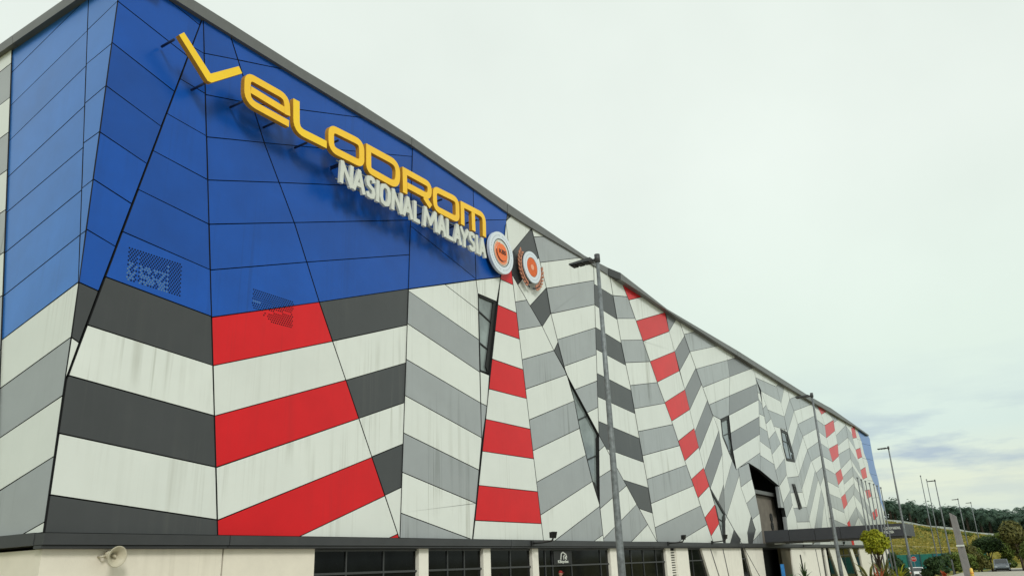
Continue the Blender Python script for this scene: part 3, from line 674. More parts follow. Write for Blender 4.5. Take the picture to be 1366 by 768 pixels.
def text_mesh(name, body, size, m, parent, loc, rot, width=None, extrude=0.01, offset=0.0, align='CENTER'):
    cu = bpy.data.curves.new(name, 'FONT'); cu.body = body; cu.size = size; cu.extrude = extrude; cu.offset = offset
    cu.align_x = align; cu.align_y = 'CENTER'; cu.resolution_u = 3
    o = bpy.data.objects.new(name, cu); C.objects.link(o)
    bpy.context.view_layer.update()
    dg = bpy.context.evaluated_depsgraph_get()
    me = bpy.data.meshes.new_from_object(o.evaluated_get(dg))
    bpy.data.objects.remove(o); me.name = name
    me.materials.clear(); me.materials.append(m)
    n = bpy.data.objects.new(name, me); C.objects.link(n)
    if parent is not None: n.parent = parent
    n.location = loc; n.rotation_euler = rot
    if width:
        xs = [v.co.x for v in me.vertices]; s = width / max(1e-6, max(xs) - min(xs))
        for v in me.vertices: v.co.x *= s
    return n

# ------------------------------------------------------------------ terrain
def sst(x, a, b):
    t = max(0.0, min(1.0, (x - a) / (b - a))); return t * t * (3 - 2 * t)
def crest(y): return max(2.4, min(11.0, 3.6 + (y - 3.35) * 0.212))
def ground_h(x, y):
    h = -1.0 * sst(x, 80, 93) * sst(y, 7.6, 10.0) * (1 - sst(x, 150, 166))
    h -= 0.78 * sst(x, 92, 118) * (1 - sst(x, 150, 166)) * (1 - sst(y, 7.6, 10.0))
    if x > 160:
        c = crest(y)
        low = sst(x, 163, 182) * 0.40; up = sst(x, 187, 224) * 0.60
        h += c * (low + up)
        if x > 224: h += (x - 224) * 0.012
    return h
def axis(lo, hi, fine0, fine1, step):
    v = [-4000, -1500, -600, -250]
    v = [q for q in v if q < lo] + [lo + i * (fine0 - lo) / 8 for i in range(8)]
    k = fine0
    while k < fine1: v.append(k); k += step
    v += [fine1 + i * (hi - fine1) / 8 for i in range(9)]
    v += [q for q in (600, 1500, 4000) if q > hi]
    return v
gx = axis(-150, 420, 60, 260, 2.5); gy = axis(-160, 160, -12, 60, 1.6)
M_PAVE = mat('concrete_paving', (0.40, 0.37, 0.31), 0.85, 0.3, grain=0.12, gscale=0.5, bump=0.3, bscale=6)
M_GRASSG = mat('grass_ground', (0.25, 0.21, 0.045), 0.9, 0.2, grain=0.35, gscale=0.7, noise2=((0.10, 0.12, 0.028), 0.06, 0.42, 0.62), bump=0.5, bscale=3)
gv = [(x, y, ground_h(x, y) - 0.004) for x in gx for y in gy]
gf, gm = [], []
ny = len(gy)
for i in range(len(gx) - 1):
    for j in range(ny - 1):
        gf.append((i * ny + j, (i + 1) * ny + j, (i + 1) * ny + j + 1, i * ny + j + 1))
        cx, cy = (gx[i] + gx[i + 1]) / 2, (gy[j] + gy[j + 1]) / 2
        gm.append(0 if (cx < 104 and -60 < cy < 21) or (cx < 150 and -40 < cy < 5.5) else 1)
tag(pmesh('ground', gv, gf, [M_PAVE, M_GRASSG], smooth=True, mi=gm), kind='structure')
# road beyond the forecourt and its pale kerbs
M_ASPH = mat('asphalt', (0.10, 0.095, 0.085), 0.85, 0.3, grain=0.15, gscale=1.2)
M_KERB = mat('kerb_concrete', (0.50, 0.47, 0.38), 0.8, 0.3, grain=0.15, gscale=2)
def strip(name, xa, xb, y0, y1, dz, m):
    n_ = 20; V = []
    for i in range(n_ + 1):
        yy = y0 + (y1 - y0) * i / n_
        V += [(xa, yy, ground_h(xa, yy) + dz), (xb, yy, ground_h(xb, yy) + dz)]
    return tag(pmesh(name, V, [(2 * i, 2 * i + 1, 2 * i + 3, 2 * i + 2) for i in range(n_)], m), kind='structure')
strip('road', 130, 141, -40, 7.0, 0.02, M_ASPH)
for x0, y0, y1 in ((129.6, -40, 2.5), (141.0, -40, 2.4), (148.0, -40, 3.0)):
    bm = bmesh.new(); y = y0
    while y < y1 - 0.1:
        g = ground_h(x0, y); box(bm, x0, x0 + 0.4, y, min(y + 0.97, y1), g - 0.1, g + 0.14); y += 1.0
    tag(obj('kerb', bm, M_KERB), kind='structure')

# ------------------------------------------------------------------ the velodrome building
BLD = tag(empty('velodrome_building', (XC, D, 0)), 'huge velodrome hall clad in blue, red, grey and white chevron panels', 'building')
ORG = Vector((XC, D, 0))
def bpart(name, bm, m, parent=BLD, smooth=False):
    bmesh.ops.translate(bm, verts=bm.verts, vec=-ORG)
    return obj(name, bm, m, parent, smooth)
XE = T['xend'] + 0.1
HT = 21.7
YB = D + 0.16                                   # plane of the dark backing behind the cladding
LX = lambda z: 11.725 - 0.0135 * z              # end wall plane
ox0, ox1, oz0, oz1 = 77.6, 87.9, 3.2, 10.75     # entrance recess
bm = bmesh.new()
box(bm, XC + 0.25, ox0, YB, YB + 0.3, 3.0, HT)
box(bm, ox1, XE - 0.1, YB, YB + 0.3, 3.0, HT)
box(bm, ox0, ox1, YB, YB + 0.3, oz1, HT)
prism(bm, [(LX(3.0) + .04, YB + .02, 3.0), (XC + .24, YB + .02, 3.0), (XC + .24, YB + .02, HT), (LX(HT) + .04, YB + .02, HT)], [(LX(3.0) + .04, D + 75, 3.0), (XC + .24, D + 75, 3.0), (XC + .24, D + 75, HT), (LX(HT) + .04, D + 75, HT)])
bpart('backing_wall', bm, M_BACK)
bm = bmesh.new()
box(bm, XC + 0.7, XE - 0.1, YB + 9.0, D + 75, -1.4, HT - 0.4)
box(bm, XC + 0.3, XE - 0.1, YB + 0.3, YB + 9.0, HT - 0.7, HT - 0.4)
box(bm, XE - 0.45, XE - 0.1, YB + 0.3, YB + 9.0, -1.4, HT - 0.7)
bpart('roof_and_core', bm, M_FASC)

def facade_local(face, d, q):
    if face == 'F': return Vector((q[0], D - d, q[1])), Vector((q[0], YB - 0.004, q[1]))
    return Vector((LX(q[1]) - d, q[0], q[1])), Vector((LX(q[1]) + 0.03, q[0], q[1]))
stuff = bmesh.new()
for k, line in enumerate(PANELS.strip().split('\n')):
    w = line.split(); face, c, d = w[0][0], w[0][1], float(w[1])
    pts = [tuple(map(float, s.split(','))) for s in w[2:]]
    FB = [facade_local(face, d, q) for q in pts]
    fr = [a - ORG for a, b in FB]; bk = [b - ORG for a, b in FB]
    if k < 299:
        bm = bmesh.new(); prism(bm, fr, bk, 1)[0].material_index = 0
        obj('panel', bm, [PM[c], M_JOINT], BLD)
    else:
        prism(stuff, fr, bk, 7)[0].material_index = 'WGMDRBS'.index(c)
o = obj('small_panels', stuff, [PM[c] for c in 'WGMDRBS'] + [M_JOINT], BLD); o['kind'] = 'stuff'

# roof edge fascia, piece by piece
for d, up, lo in T['fascia']:
    bm = bmesh.new(); ol = up + lo[::-1]
    wallprism(bm, ol, D - d, D + 0.6); bpart('roof_fascia', bm, M_FASC)
up, lo = T['fasciaL']
for a, b in ((0, 3), (3, 6)):
    bm = bmesh.new(); ol = up[a:b] + lo[a:b][::-1]
    prism(bm, [(LX(z) - 0.22, y, z) for y, z in ol], [(XC + 0.8, y, z) for y, z in ol])
    bpart('roof_fascia', bm, M_FASC)
# dark oblique return where the roof edge steps outwards
a = T['fascia'][2]; b = T['fascia'][3]
bm = bmesh.new()
x0, zu0, zl0 = a[1][-1][0], a[1][-1][1], a[2][-1][1]; x1, zu1, zl1 = b[1][0][0], b[1][0][1], b[2][0][1]
prism(bm, [(x0 + .02, D - .22, zl0), (x1 - .02, D - .6, zl1), (x1 - .02, D - .6, zu1), (x0 + .02, D - .22, zu0)], [(x0 + .02, D + .6, zl0), (x1 - .02, D + .6, zl1), (x1 - .02, D + .6, zu1), (x0 + .02, D + .6, zu0)])
bpart('roof_fascia', bm, M_BAND)
# band under the cladding, with its soffit lip
z0, z1 = T['zband']
xs = [XC - 0.18, 20.6 - 3.2, 34.0, 51.0, 67.0, 77.7, 95.0, 112.0, 130.0, XE]
for i in range(len(xs) - 1):
    bm = bmesh.new(); box(bm, xs[i] + 0.015, xs[i + 1] - 0.015, D - 0.32, D + 0.13, z0 + 0.09, z1)
    box(bm, xs[i] + 0.015, xs[i + 1] - 0.015, D - 0.25, D + 0.12, z0, z0 + 0.075)
    bpart('base_band', bm, M_BAND)
for y0, y1 in ((D + 0.14, D + 9), (D + 9.03, D + 32), (D + 32.03, D + 75)):
    bm = bmesh.new(); box(bm, XC - 0.18, XC + 0.4, y0, y1, z0 + 0.09, z1 + 0.03); bpart('base_band', bm, M_BAND)

# ground floor: plaster piers between dark glazing (outline X at the top, X at the foot)
ZT = z0 - 0.01
solid = [(11.72, 17.38, 11.72, 17.38, 1), (17.44, 21.36, 17.44, 21.36, 1), (27.26, 27.9, 27.26, 27.9, 0), (32.0, 32.6, 32.0, 32.6, 0), (36.4, 37.0, 36.4, 37.0, 0),
         (45.45, 46.55, 45.45, 46.55, 0), (54.2, 55.1, 54.2, 55.1, 0), (56.15, 58.5, 56.15, 58.5, 0), (61.4, 71.2, 63.9, 71.2, 0), (72.4, 77.8, 74.6, 77.8, 0),
         (88.2, 102.0, 87.4, 102.0, 0), (103.6, 104.6, 103.6, 104.9, 0), (106.4, 111.4, 110.2, 116.2, 0), (119.2, 121.0, 122.6, 125.2, 0), (126.1, XE - 0.2, 126.8, XE - 0.2, 0)]
for a, b, c, d, p in solid:
    bm = bmesh.new(); zb = -1.35
    wallprism(bm, [(c, zb), (d, zb), (b, ZT), (a, ZT)], D - 0.02, D + 0.32)
    bpart('plaster_wall' if p else 'pier', bm, M_PLAS if p else M_COL)
bm = bmesh.new(); wallprism(bm, [(17.38, 0), (17.44, 0), (17.44, ZT), (17.38, ZT)], D + 0.05, D + 0.3); bpart('joint', bm, M_BACK)
bm = bmesh.new(); box(bm, 11.74, 12.05, D + 0.33, D + 75, -1.35, ZT); bpart('plaster_wall', bm, M_PLAS)
bm = bmesh.new(); wallprism(bm, [(84.5, -1.35), (87.38, -1.35), (88.18, ZT), (84.5, ZT)], D + 0.08, D + 0.4); bpart('entrance_wall', bm, M_BRWN)
bm = bmesh.new(); box(bm, 12.1, XE - 0.5, D + 1.2, D + 1.4, -1.35, ZT); box(bm, 12.1, XE - 0.5, D + 0.35, D + 1.2, ZT - 0.1, ZT - 0.02); bpart('dark_interior', bm, M_BACK)
# louvre strip beside the second white pier
bm = bmesh.new()
for i in range(16): wallprism(bm, [(55.13, 0.2 + i * 0.165), (56.12, 0.2 + i * 0.165), (56.12, 0.29 + i * 0.165), (55.13, 0.29 + i * 0.165)], D + 0.03, D + 0.11)
box(bm, 55.12, 55.2, D + 0.02, D + 0.12, 0, ZT); box(bm, 56.05, 56.13, D + 0.02, D + 0.12, 0, ZT)
o = bpart('louvre', bm, M_COL)
bm = bmesh.new(); box(bm, 55.1, 56.15, D + 0.14, D + 0.2, -1, ZT); bpart('louvre_back', bm, M_BACK)
glaz = [(21.36, 27.26, (23.1, 25.2)), (27.9, 32.0, (29.4, 30.65)), (32.6, 36.4, (34.5,)), (37.0, 45.45, (37.9, 38.65, 40.75, 44.35)), (46.55, 54.2, (48.7, 50.6, 52.7)),
        (58.5, 61.6, (59.6,)), (71.2, 73.0, ()), (102.0, 103.6, ()), (104.7, 107.8, ()), (112.0, 119.6, (115.6,)), (121.2, 126.3, (123.8,))]
for x0, x1, mul in glaz:
    x0b, x1b = x0 - 0.02, x1 + (2.6 if x1 > 58.6 and x1 < 120 else 0.0)
    w = bpart('window', (lambda b: (box(b, x0b, x1b, D + 0.10, D + 0.17, ZT - 0.09, ZT - 0.01), b)[1])(bmesh.new()), M_ALU)
    edges = [x0b] + list(mul) + [x1b]
    for i in range(len(edges) - 1):
        for za, zb in ((-1.3, 2.02), (2.10, ZT - 0.09)):
            bm = bmesh.new(); box(bm, edges[i] + 0.03, edges[i + 1] - 0.03, D + 0.14, D + 0.155, za, zb); bpart('pane', bm, M_GLASS, w)
    for m_ in mul:
        bm = bmesh.new(); box(bm, m_ - 0.03, m_ + 0.03, D + 0.09, D + 0.17, -1.3, ZT - 0.091); bpart('mullion', bm, M_ALU, w)
    bm = bmesh.new(); box(bm, x0b, x1b, D + 0.085, D + 0.165, 2.02, 2.10); bpart('transom', bm, M_ALU, w)

# upper windows let into the folds of the cladding
for kind, d, pts, muls in T['windows']:
    P2 = [Vector(p) for p in pts]; n = len(P2); cen = sum(P2, Vector((0, 0))) / n
    bm = bmesh.new(); fw = {'slot': 0.3, 'wedge': 0.25, 'slit': 0.3, 'block': 0.3}.get(kind, 0.13)
    yf = D - d - (0.02 if kind != 'slit' else 0.06)
    for i in range(n):
        a, b = P2[i], P2[(i + 1) % n]
        e = (b - a); L = e.length
        if L < 1e-3: continue
        nn = Vector((-e.y, e.x)) / L
        if nn.dot(cen - a) < 0: nn = -nn
        t = (0.05 if kind in ('fold', 'upper') and (a.x + b.x) / 2 < cen.x else fw) * ((3.0 if kind == 'block' else 2.0) if (abs(e.y) > abs(e.x) and (a.x + b.x) / 2 > cen.x) else 1.0)
        s = min(0.45, abs(nn.dot(cen - a)) * 0.5); t = min(t, s * (1.9 if kind in ('slot', 'block', 'slit') else 1.3))
        q = [a, b, b + nn * t - e / L * min(t, L * .2), a + nn * t + e / L * min(t, L * .2)]
        wallprism(bm, [(v.x, v.y) for v in q], yf + 0.003 * i, YB - 0.01)
    w = bpart('window', bm, M_BLK)
    bm = bmesh.new(); sh = [cen + (p - cen) * 0.97 for p in P2]
    yg = D - d + (0.07 if kind in ('upper', 'fold') else 0.05)
    wallprism(bm, [(v.x, v.y) for v in sh], yg, yg + 0.02)
    bpart('pane', bm, M_GLASSU, w)
    for a, b in muls:
        a, b = Vector(a), Vector(b); e = (b - a).normalized(); nn = Vector((-e.y, e.x)) * 0.035
        bm = bmesh.new(); wallprism(bm, [tuple(a + nn), tuple(b + nn), tuple(b - nn), tuple(a - nn)], yg - 0.05, yg - 0.002); bpart('mullion', bm, M_BLK, w)

# entrance recess above the canopy
bm = bmesh.new()
yr0, yr1 = YB + 0.02, D + 5.0
box(bm, ox0 - 0.3, ox0, yr0, yr1, oz0, oz1); box(bm, ox1, ox1 + 0.3, yr0, yr1, oz0, oz1)
box(bm, ox0 - 0.3, ox1 + 0.3, yr0, yr1, oz1, oz1 + 0.3); box(bm, ox0 - 0.3, ox1 + 8.3, yr1, yr1 + 0.3, oz0 - 0.3, oz1 + 0.3)
bpart('recess_lining', bm, M_BACK)
bm = bmesh.new(); box(bm, ox0 + 0.1, ox1 - 0.02, D + 0.9, D + 1.1, oz0, 8.0); bpart('recess_wall', bm, M_RECW)
bm = bmesh.new(); box(bm, ox0 + 0.05, ox1 - 0.03, D + 0.5, D + 0.85, 8.05, 8.4); bpart('beam', bm, M_FASC)
for vz in (5.95, 5.1):
    bm = bmesh.new(); bmesh.ops.create_cone(bm, cap_ends=True, segments=20, radius1=0.42, radius2=0.42, depth=0.1, matrix=Matrix.Translation((85.6, D + 0.86, vz)) @ Matrix.Rotation(R(90), 4, 'X'))
    v = bpart('vent', bm, M_BLK)
    bm = bmesh.new()
    for i in range(4): box(bm, 85.25, 85.95, D + 0.78, D + 0.805, vz - 0.3 + i * 0.18, vz - 0.25 + i * 0.18)
    bpart('vent_slat', bm, M_STEELD, v)
# stepped grey trims at the right side of the recess
for x0, x1, za, zb in ((86.0, 88.2, 6.9, 9.0), (87.1, 88.3, 4.4, 6.0)):
    bm = bmesh.new(); box(bm, x0, x1, D - 0.2, D + 0.1, za, zb); bpart('trim', bm, PM['G'])

# entrance canopy running out from the wall
CX0, CX1, CY0, CY1, CZ0, CZ1 = 77.85, 84.6, 9.68, D - 0.34, 3.42, 4.44
ys = [CY1, 19.4, 17.1, 14.9, 12.6, 10.9, CY0]
for i in range(6):
    bm = bmesh.new(); box(bm, CX0, CX0 + 0.08, ys[i + 1] + 0.02, ys[i] - 0.02, CZ0, CZ1)
    cp = bpart('canopy_panel', bm, M_CANO)
for x0, x1 in ((CX0 + 0.1, 81.2), (81.24, CX1 - 0.1)):
    bm = bmesh.new(); box(bm, x0, x1, CY0, CY0 + 0.08, CZ0, CZ1); bpart('canopy_panel', bm, M_CANO)
bm = bmesh.new(); box(bm, CX0 + 0.1, CX1, CY0 + 0.1, CY1, CZ0 + 0.06, CZ1 - 0.05); box(bm, CX0 + 0.3, CX1 - .2, CY0 + 0.3, CY1, CZ0 - 0.12, CZ0 + 0.055); bpart('canopy_roof', bm, M_SOFF)
for y_ in (20.6, 18.0, 15.6):
    bm = bmesh.new(); box(bm, CX0 + 0.5, CX0 + 1.7, y_ - 0.35, y_ + 0.35, CZ0 - 0.2, CZ0 - 0.125); bpart('canopy_light', bm, M_SIGNW)
rot = (R(90), 0, R(-90))
text_mesh('canopy_lettering', 'VELODROM NASIONAL', 0.30, M_SIGNW, BLD, Vector((CX0 - 0.012, 10.62, 4.07)) - ORG, rot, width=1.35, extrude=0.008, offset=0.008)
text_mesh('canopy_lettering', 'MALAYSIA', 0.30, M_SIGNW, BLD, Vector((CX0 - 0.012, 10.92, 3.76)) - ORG, rot, width=0.78, extrude=0.008, offset=0.008)

# perforated fields in two of the lower blue and red panels
def perforation(quad, y, nx, nz, gap=None, light=None):
    q = [Vector(p) for p in quad]; bh = bmesh.new(); bl = bmesh.new()
    for j in range(nz):
        for i in range(nx):
            u = (i + (0.5 if j % 2 else 0.0) + 0.25) / nx; v = (j + 0.5) / nz
            if u > 1: continue
            p = (q[0] * (1 - u) + q[1] * u) * (1 - v) + (q[3] * (1 - u) + q[2] * u) * v
            if gap and gap(u, v): continue
            b = bl if (light and light(u, v)) else bh
            vs = [b.verts.new((p.x + 0.03 * math.cos(k * math.pi / 4), y, p.y + 0.03 * math.sin(k * math.pi / 4))) for k in range(8)]
            b.faces.new(vs)
    return bh, bl
M_HOLE = mat('hole_dark', (0.008, 0.009, 0.012), 0.9, 0.1)
M_HOLEL = mat('hole_pale', (0.10, 0.19, 0.30), 0.8, 0.2)
bh, bl = perforation(T['perf1'], D - 0.053, 20, 16, gap=lambda u, v: 0.165 < u < 0.205 and v > 0.15, light=lambda u, v: abs(u - 0.735) < 0.02 and v > 0.1 or (v > 0.45 and random.random() < 0.5 and u < 0.7))
for b, m_ in ((bh, M_HOLE), (bl, M_HOLEL)):
    o = bpart('perforation', b, m_); o['kind'] = 'stuff'
bh, bl = perforation(T['perf2'], D - 0.083, 21, 13, gap=lambda u, v: abs(v - 0.62 + 0.34 * (u - 0.5)) < 0.035 or (u < 0.5 and v > 0.62 + 0.75 * u) or (0.33 < u < 0.38 and v > 0.5), light=lambda u, v: v > 0.42 and v < 0.5 and u < 0.2)
for b, m_ in ((bh, M_HOLE), (bl, M_HOLEL)):
    o = bpart('perforation', b, m_); o['kind'] = 'stuff'

# shop sign over a ground-floor door
bm = bmesh.new(); box(bm, 38.68, 40.70, D + 0.03, D + 0.08, 2.12, 2.80); sg = tag(obj('shop_sign', bm, M_BLK), 'small black shop sign with white logo over the glass door', 'sign')
def rib(name, pts, w, y, m, parent, closed=False, rr=(0.08,) * 8, th=0.02):
    b = bmesh.new(); ribbon(b, fillet(pts, rr, closed), w, closed, y, y + th, 0, 0); return obj(name, b, m, parent)
rib('logo', [(39.42, 2.36), (39.5, 2.66), (39.68, 2.74), (40.0, 2.62), (40.08, 2.5), (39.9, 2.47)], 0.035, D + 0.012, M_SIGNW, sg)
rib('logo', [(39.75, 2.36), (39.72, 2.52), (39.86, 2.58)], 0.025, D + 0.009, M_SIGNW, sg)
rib('logo', [(39.86, 2.46), (40.0, 2.38), (40.08, 2.40)], 0.03, D + 0.006, M_SIGNW, sg)
text_mesh('logo_text', 'KBcycles', 0.2, M_SIGNW, sg, (39.66, D + 0.016, 2.255), (R(90), 0, 0), width=1.15, extrude=0.006, offset=0.006)

# ------------------------------------------------------------------ lettering on brackets
YF = D - 1.0
VS = tag(empty('velodrom_lettering', (13.0, YF, 18.0)), 'large yellow VELODROM letters standing off the blue wall', 'sign')
VO = Vector((13.0, YF, 18.0))
def spart(name, bm, m, parent, o_):
    bmesh.ops.translate(bm, verts=bm.verts, vec=-o_); return obj(name, bm, m, parent)
bm = bmesh.new(); fs = wallprism(bm, T['vee'], YF, YF + 0.2, 1); fs[0].material_index = 0; spart('letter', bm, [M_YELV, M_YELS], VS, VO)
HW = {'L_e': 0.142, 'L_L': 0.165, 'L_O': 0.158, 'L_D': 0.158, 'L_R': 0.155, 'L_o': 0.155, 'L_M': 0.15}
for key in ('L_e', 'L_L', 'L_O', 'L_D', 'L_R', 'L_o', 'L_M'):
    bm = bmesh.new()
    for i, (cl, rr, pts) in enumerate(T[key]):
        ribbon(bm, fillet(pts, rr, cl), HW[key], cl, YF + 0.003 * i, YF + 0.2 - 0.003 * i)
    spart('letter', bm, [M_YELV if key == 'L_L' else M_YEL, M_YELS], VS, VO)
for x, z in ((13.1, 19.28), (14.4, 18.25), (16.05, 18.4), (17.6, 18.3), (19.2, 18.15), (20.9, 19.05), (21.2, 18.15), (22.9, 19.05), (23.3, 18.15), (25.4, 18.5), (27.6, 18.1), (28.0, 19.1), (29.3, 18.2), (30.2, 18.2), (31.0, 18.3), (31.0, 19.1)):
    bm = bmesh.new(); tube(bm, [(x, YF + 0.19, z), (x, D - 0.13, z)], 0.045, 8); spart('bracket', bm, M_BRKT, VS, VO)
NS = tag(empty('nasional_malaysia_lettering', (20.7, YF, T['zb2'])), 'smaller white NASIONAL MALAYSIA letters below the yellow word', 'sign')
NO = Vector((20.7, YF, T['zb2']))
GL = {'N': [[(0, 0), (0.04, 1)], [(0.04, 1), (0.96, 0)], [(0.96, 0), (1.0, 1)]], 'A': [[(0, 0), (0.5, 1)], [(0.5, 1), (1, 0)], [(0.2, 0.3), (0.8, 0.3)]], 'I': [[(0.5, 0), (0.5, 1)]],
      'S': [[(1, .80), (.85, .97), (.5, 1), (.12, .95), (0, .76), (.15, .58), (.5, .5), (.85, .42), (1, .24), (.88, .05), (.5, 0), (.15, .03), (0, .2)]],
      'O': [[(0.5, 1), (0.85, .93), (1, .7), (1, .3), (.85, .07), (.5, 0), (.15, .07), (0, .3), (0, .7), (.15, .93)]], 'L': [[(0, 1), (0, 0), (1, 0)]],
      'M': [[(0, 0), (.08, 1)], [(.08, 1), (.5, .25)], [(.5, .25), (.92, 1)], [(.92, 1), (1, 0)]], 'Y': [[(0, 1), (.5, .45)], [(1, 1), (.5, .45)], [(.5, .45), (.5, 0)]]}
SH, SW = 0.87, 0.098
for ch, xa, xb in T['line2']:
    bm = bmesh.new(); xa += SW * 0.9; xb -= SW * 0.9
    for i, st in enumerate(GL[ch]):
        pts = [Vector((xa + (xb - xa) * u, T['zb2'] + SW + SH * v - (SW * 0.0))) for u, v in st]
        if ch not in 'OS':                      # square ends reach past the joint
            a = (pts[0] - pts[1]).normalized(); b = (pts[-1] - pts[-2]).normalized()
            pts[0] = pts[0] + a * SW * 0.8; pts[-1] = pts[-1] + b * SW * 0.8
        ribbon(bm, pts, SW, ch == 'O', YF + 0.003 * i, YF + 0.13 - 0.003 * i, 0, 0)
    spart('letter', bm, M_SIGNW, NS, NO)
bm = bmesh.new()
for z in (T['zb2'] + 0.16, T['zb2'] + 0.98): box(bm, 20.8, 31.1, YF + 0.14, YF + 0.18, z, z + 0.05)
spart('rail', bm, M_STEEL, NS, NO)
for i in range(6):
    x = 21.2 + i * 1.9
    bm = bmesh.new(); tube(bm, [(x, YF + 0.185, NO.z + 1.0), (x, D - 0.13, NO.z + 1.0)], 0.035, 8); spart('bracket', bm, M_BRKT, NS, NO)

# ------------------------------------------------------------------ emblems
def disc(r0, r1, y0, y1, cx, cz, seg=48):
    b = bmesh.new()
    ring = lambda r, y: [b.verts.new((cx + r * math.cos(2 * math.pi * k / seg), y, cz + r * math.sin(2 * math.pi * k / seg))) for k in range(seg)]
    of, ob = ring(r1, y0), ring(r1, y1)
    if r0 > 0:
        jf, jb = ring(r0, y0), ring(r0, y1)
        for k in range(seg):
            j = (k + 1) % seg
            b.faces.new((of[k], of[j], jf[j], jf[k])); b.faces.new((ob[k], jb[k], jb[j], ob[j])); b.faces.new((of[k], ob[k], ob[j], of[j])); b.faces.new((jf[k], jf[j], jb[j], jb[k]))
    else:
        b.faces.new(of); b.faces.new(ob[::-1])
        for k in range(seg): b.faces.new((of[k], ob[k], ob[(k + 1) % seg], of[(k + 1) % seg]))
    return b
kx, kz = T['kbs']; ye = D - 0.5
em = tag(empty('ministry_emblem', (kx, ye, kz)), 'round white emblem with orange KBS disc beside the lettering', 'emblem'); EO = Vector((kx, ye, kz))
spart('rim', disc(0.80, 1.19, ye, ye + 0.16, kx, kz), M_EMW, em, EO)
spart('backing_disc', disc(0, 1.15, ye + 0.17, ye + 0.27, kx, kz), M_EMB, em, EO)
spart('dark_ring', disc(0.77, 0.795, ye - 0.01, ye + 0.1, kx, kz), M_EMB, em, EO)
spart('plate', disc(0, 0.765, ye + 0.02, ye + 0.2, kx, kz), M_SIGNW, em, EO)
def arc(r, w, a0, a1, dx=0, dz=0, n=26): return [Vector((kx + dx + r * math.cos(R(a0 + (a1 - a0) * i / n)), kz + dz + r * math.sin(R(a0 + (a1 - a0) * i / n)))) for i in range(n + 1)]
for i, (r, w, a0, a1, m_) in enumerate(((0.64, 0.045, 120, 330, M_ORNG2), (0.56, 0.03, 100, 360, M_ORNG), (0.475, 0.03, 170, 350, M_EMB))):
    b = bmesh.new(); ribbon(b, arc(r, w, a0, a1), w, False, ye + 0.0 - 0.004 * i, ye + 0.018, 0, 0); spart('swoosh', b, m_, em, EO)
spart('centre_disc', disc(0, 0.49, ye - 0.03, ye + 0.019, kx + 0.04, kz + 0.03), M_ORNG, em, EO)
text_mesh('emblem_text', 'KBS', 0.34, M_EMB, em, Vector((kx + 0.04, ye - 0.045, kz + 0.04)) - EO, (R(90), 0, 0), width=0.64, extrude=0.01, offset=0.0)
b = bmesh.new()
for k in range(44):
    a = R(k * 360 / 44); r = 0.99
    if k % 11 == 0: continue
    p = Vector((kx + r * math.cos(a), ye - 0.003, kz + r * math.sin(a)))
    box(b, p.x - 0.018, p.x + 0.018, ye - 0.006, ye + 0.01, p.z - 0.035, p.z + 0.035)
o = spart('rim_marks', b, mat('rim_mark', (0.36, 0.38, 0.42), 0.5, 0.4), em, EO); o['kind'] = 'stuff'
sx, sz = T['seal']; ys_ = D - 0.45
em = tag(empty('laurel_emblem', (sx, ys_, sz)), 'bronze laurel wreath emblem around a white ring and orange centre', 'emblem'); EO = Vector((sx, ys_, sz))
spart('ring', disc(0.60, 0.95, ys_, ys_ + 0.07, sx, sz), M_EMW, em, EO)
spart('backing_disc', disc(0, 0.9, ys_ + 0.08, ys_ + 0.35, sx, sz), M_EMB, em, EO)
spart('plate', disc(0, 0.595, ys_ + 0.03, ys_ + 0.075, sx, sz), M_BRNZ, em, EO)
b = bmesh.new()
for k in range(-4, 5):
    h = math.sqrt(max(0, 0.55 ** 2 - (k * 0.12) ** 2))
    box(b, sx + k * 0.12 - 0.018, sx + k * 0.12 + 0.018, ys_ + 0.005, ys_ + 0.031, sz - h, sz + h)
    box(b, sx - h, sx + h, ys_ + 0.008, ys_ + 0.032, sz + k * 0.12 - 0.018, sz + k * 0.12 + 0.018)
spart('centre_mesh', b, M_ORNG, em, EO)
spart('hub', disc(0, 0.17, ys_ - 0.005, ys_ + 0.02, sx, sz), M_ORNG2, em, EO)
b = bmesh.new()
for k in range(40):
    a = R(k * 9); p = Vector((sx + 0.78 * math.cos(a), 0, sz + 0.78 * math.sin(a))); box(b, p.x - 0.016, p.x + 0.016, ys_ - 0.006, ys_ + 0.01, p.z - 0.03, p.z + 0.03)
o = spart('ring_marks', b, mat('rim_mark', (0.36, 0.38, 0.42)), em, EO); o['kind'] = 'stuff'
for s in (-1, 1):
    stem = [Vector((sx + s * (1.24 * math.sin(R(t))), sz - 1.24 * math.cos(R(t)))) for t in range(8, 134, 11)]
    if s > 0: stem = stem[:10]
    b = bmesh.new(); ribbon(b, stem, 0.05, False, ys_ + 0.11, ys_ + 0.16, 0, 0); spart('laurel_stem', b, M_EMB, em, EO)
    for i in range(1, len(stem) - 1):
        t = (stem[i + 1] - stem[i]).normalized()
        for sd_ in (-1, 1):
            nn = Vector((-t.y, t.x)) * sd_
            dirv = (t * 0.88 + nn * 0.46).normalized(); base = stem[i] + nn * 0.03; ll = 0.33
            side = Vector((-dirv.y, dirv.x)) * 0.074
            b = bmesh.new(); y0 = ys_ + 0.06 + 0.012 * (sd_ > 0) + 0.003 * (i % 3)
            wallprism(b, [tuple(base), tuple(base + dirv * ll * .45 - side), tuple(base + dirv * ll), tuple(base + dirv * ll * .45 + side)], y0, y0 + 0.045)
            spart('laurel_leaf', b, M_BRNZ, em, EO)

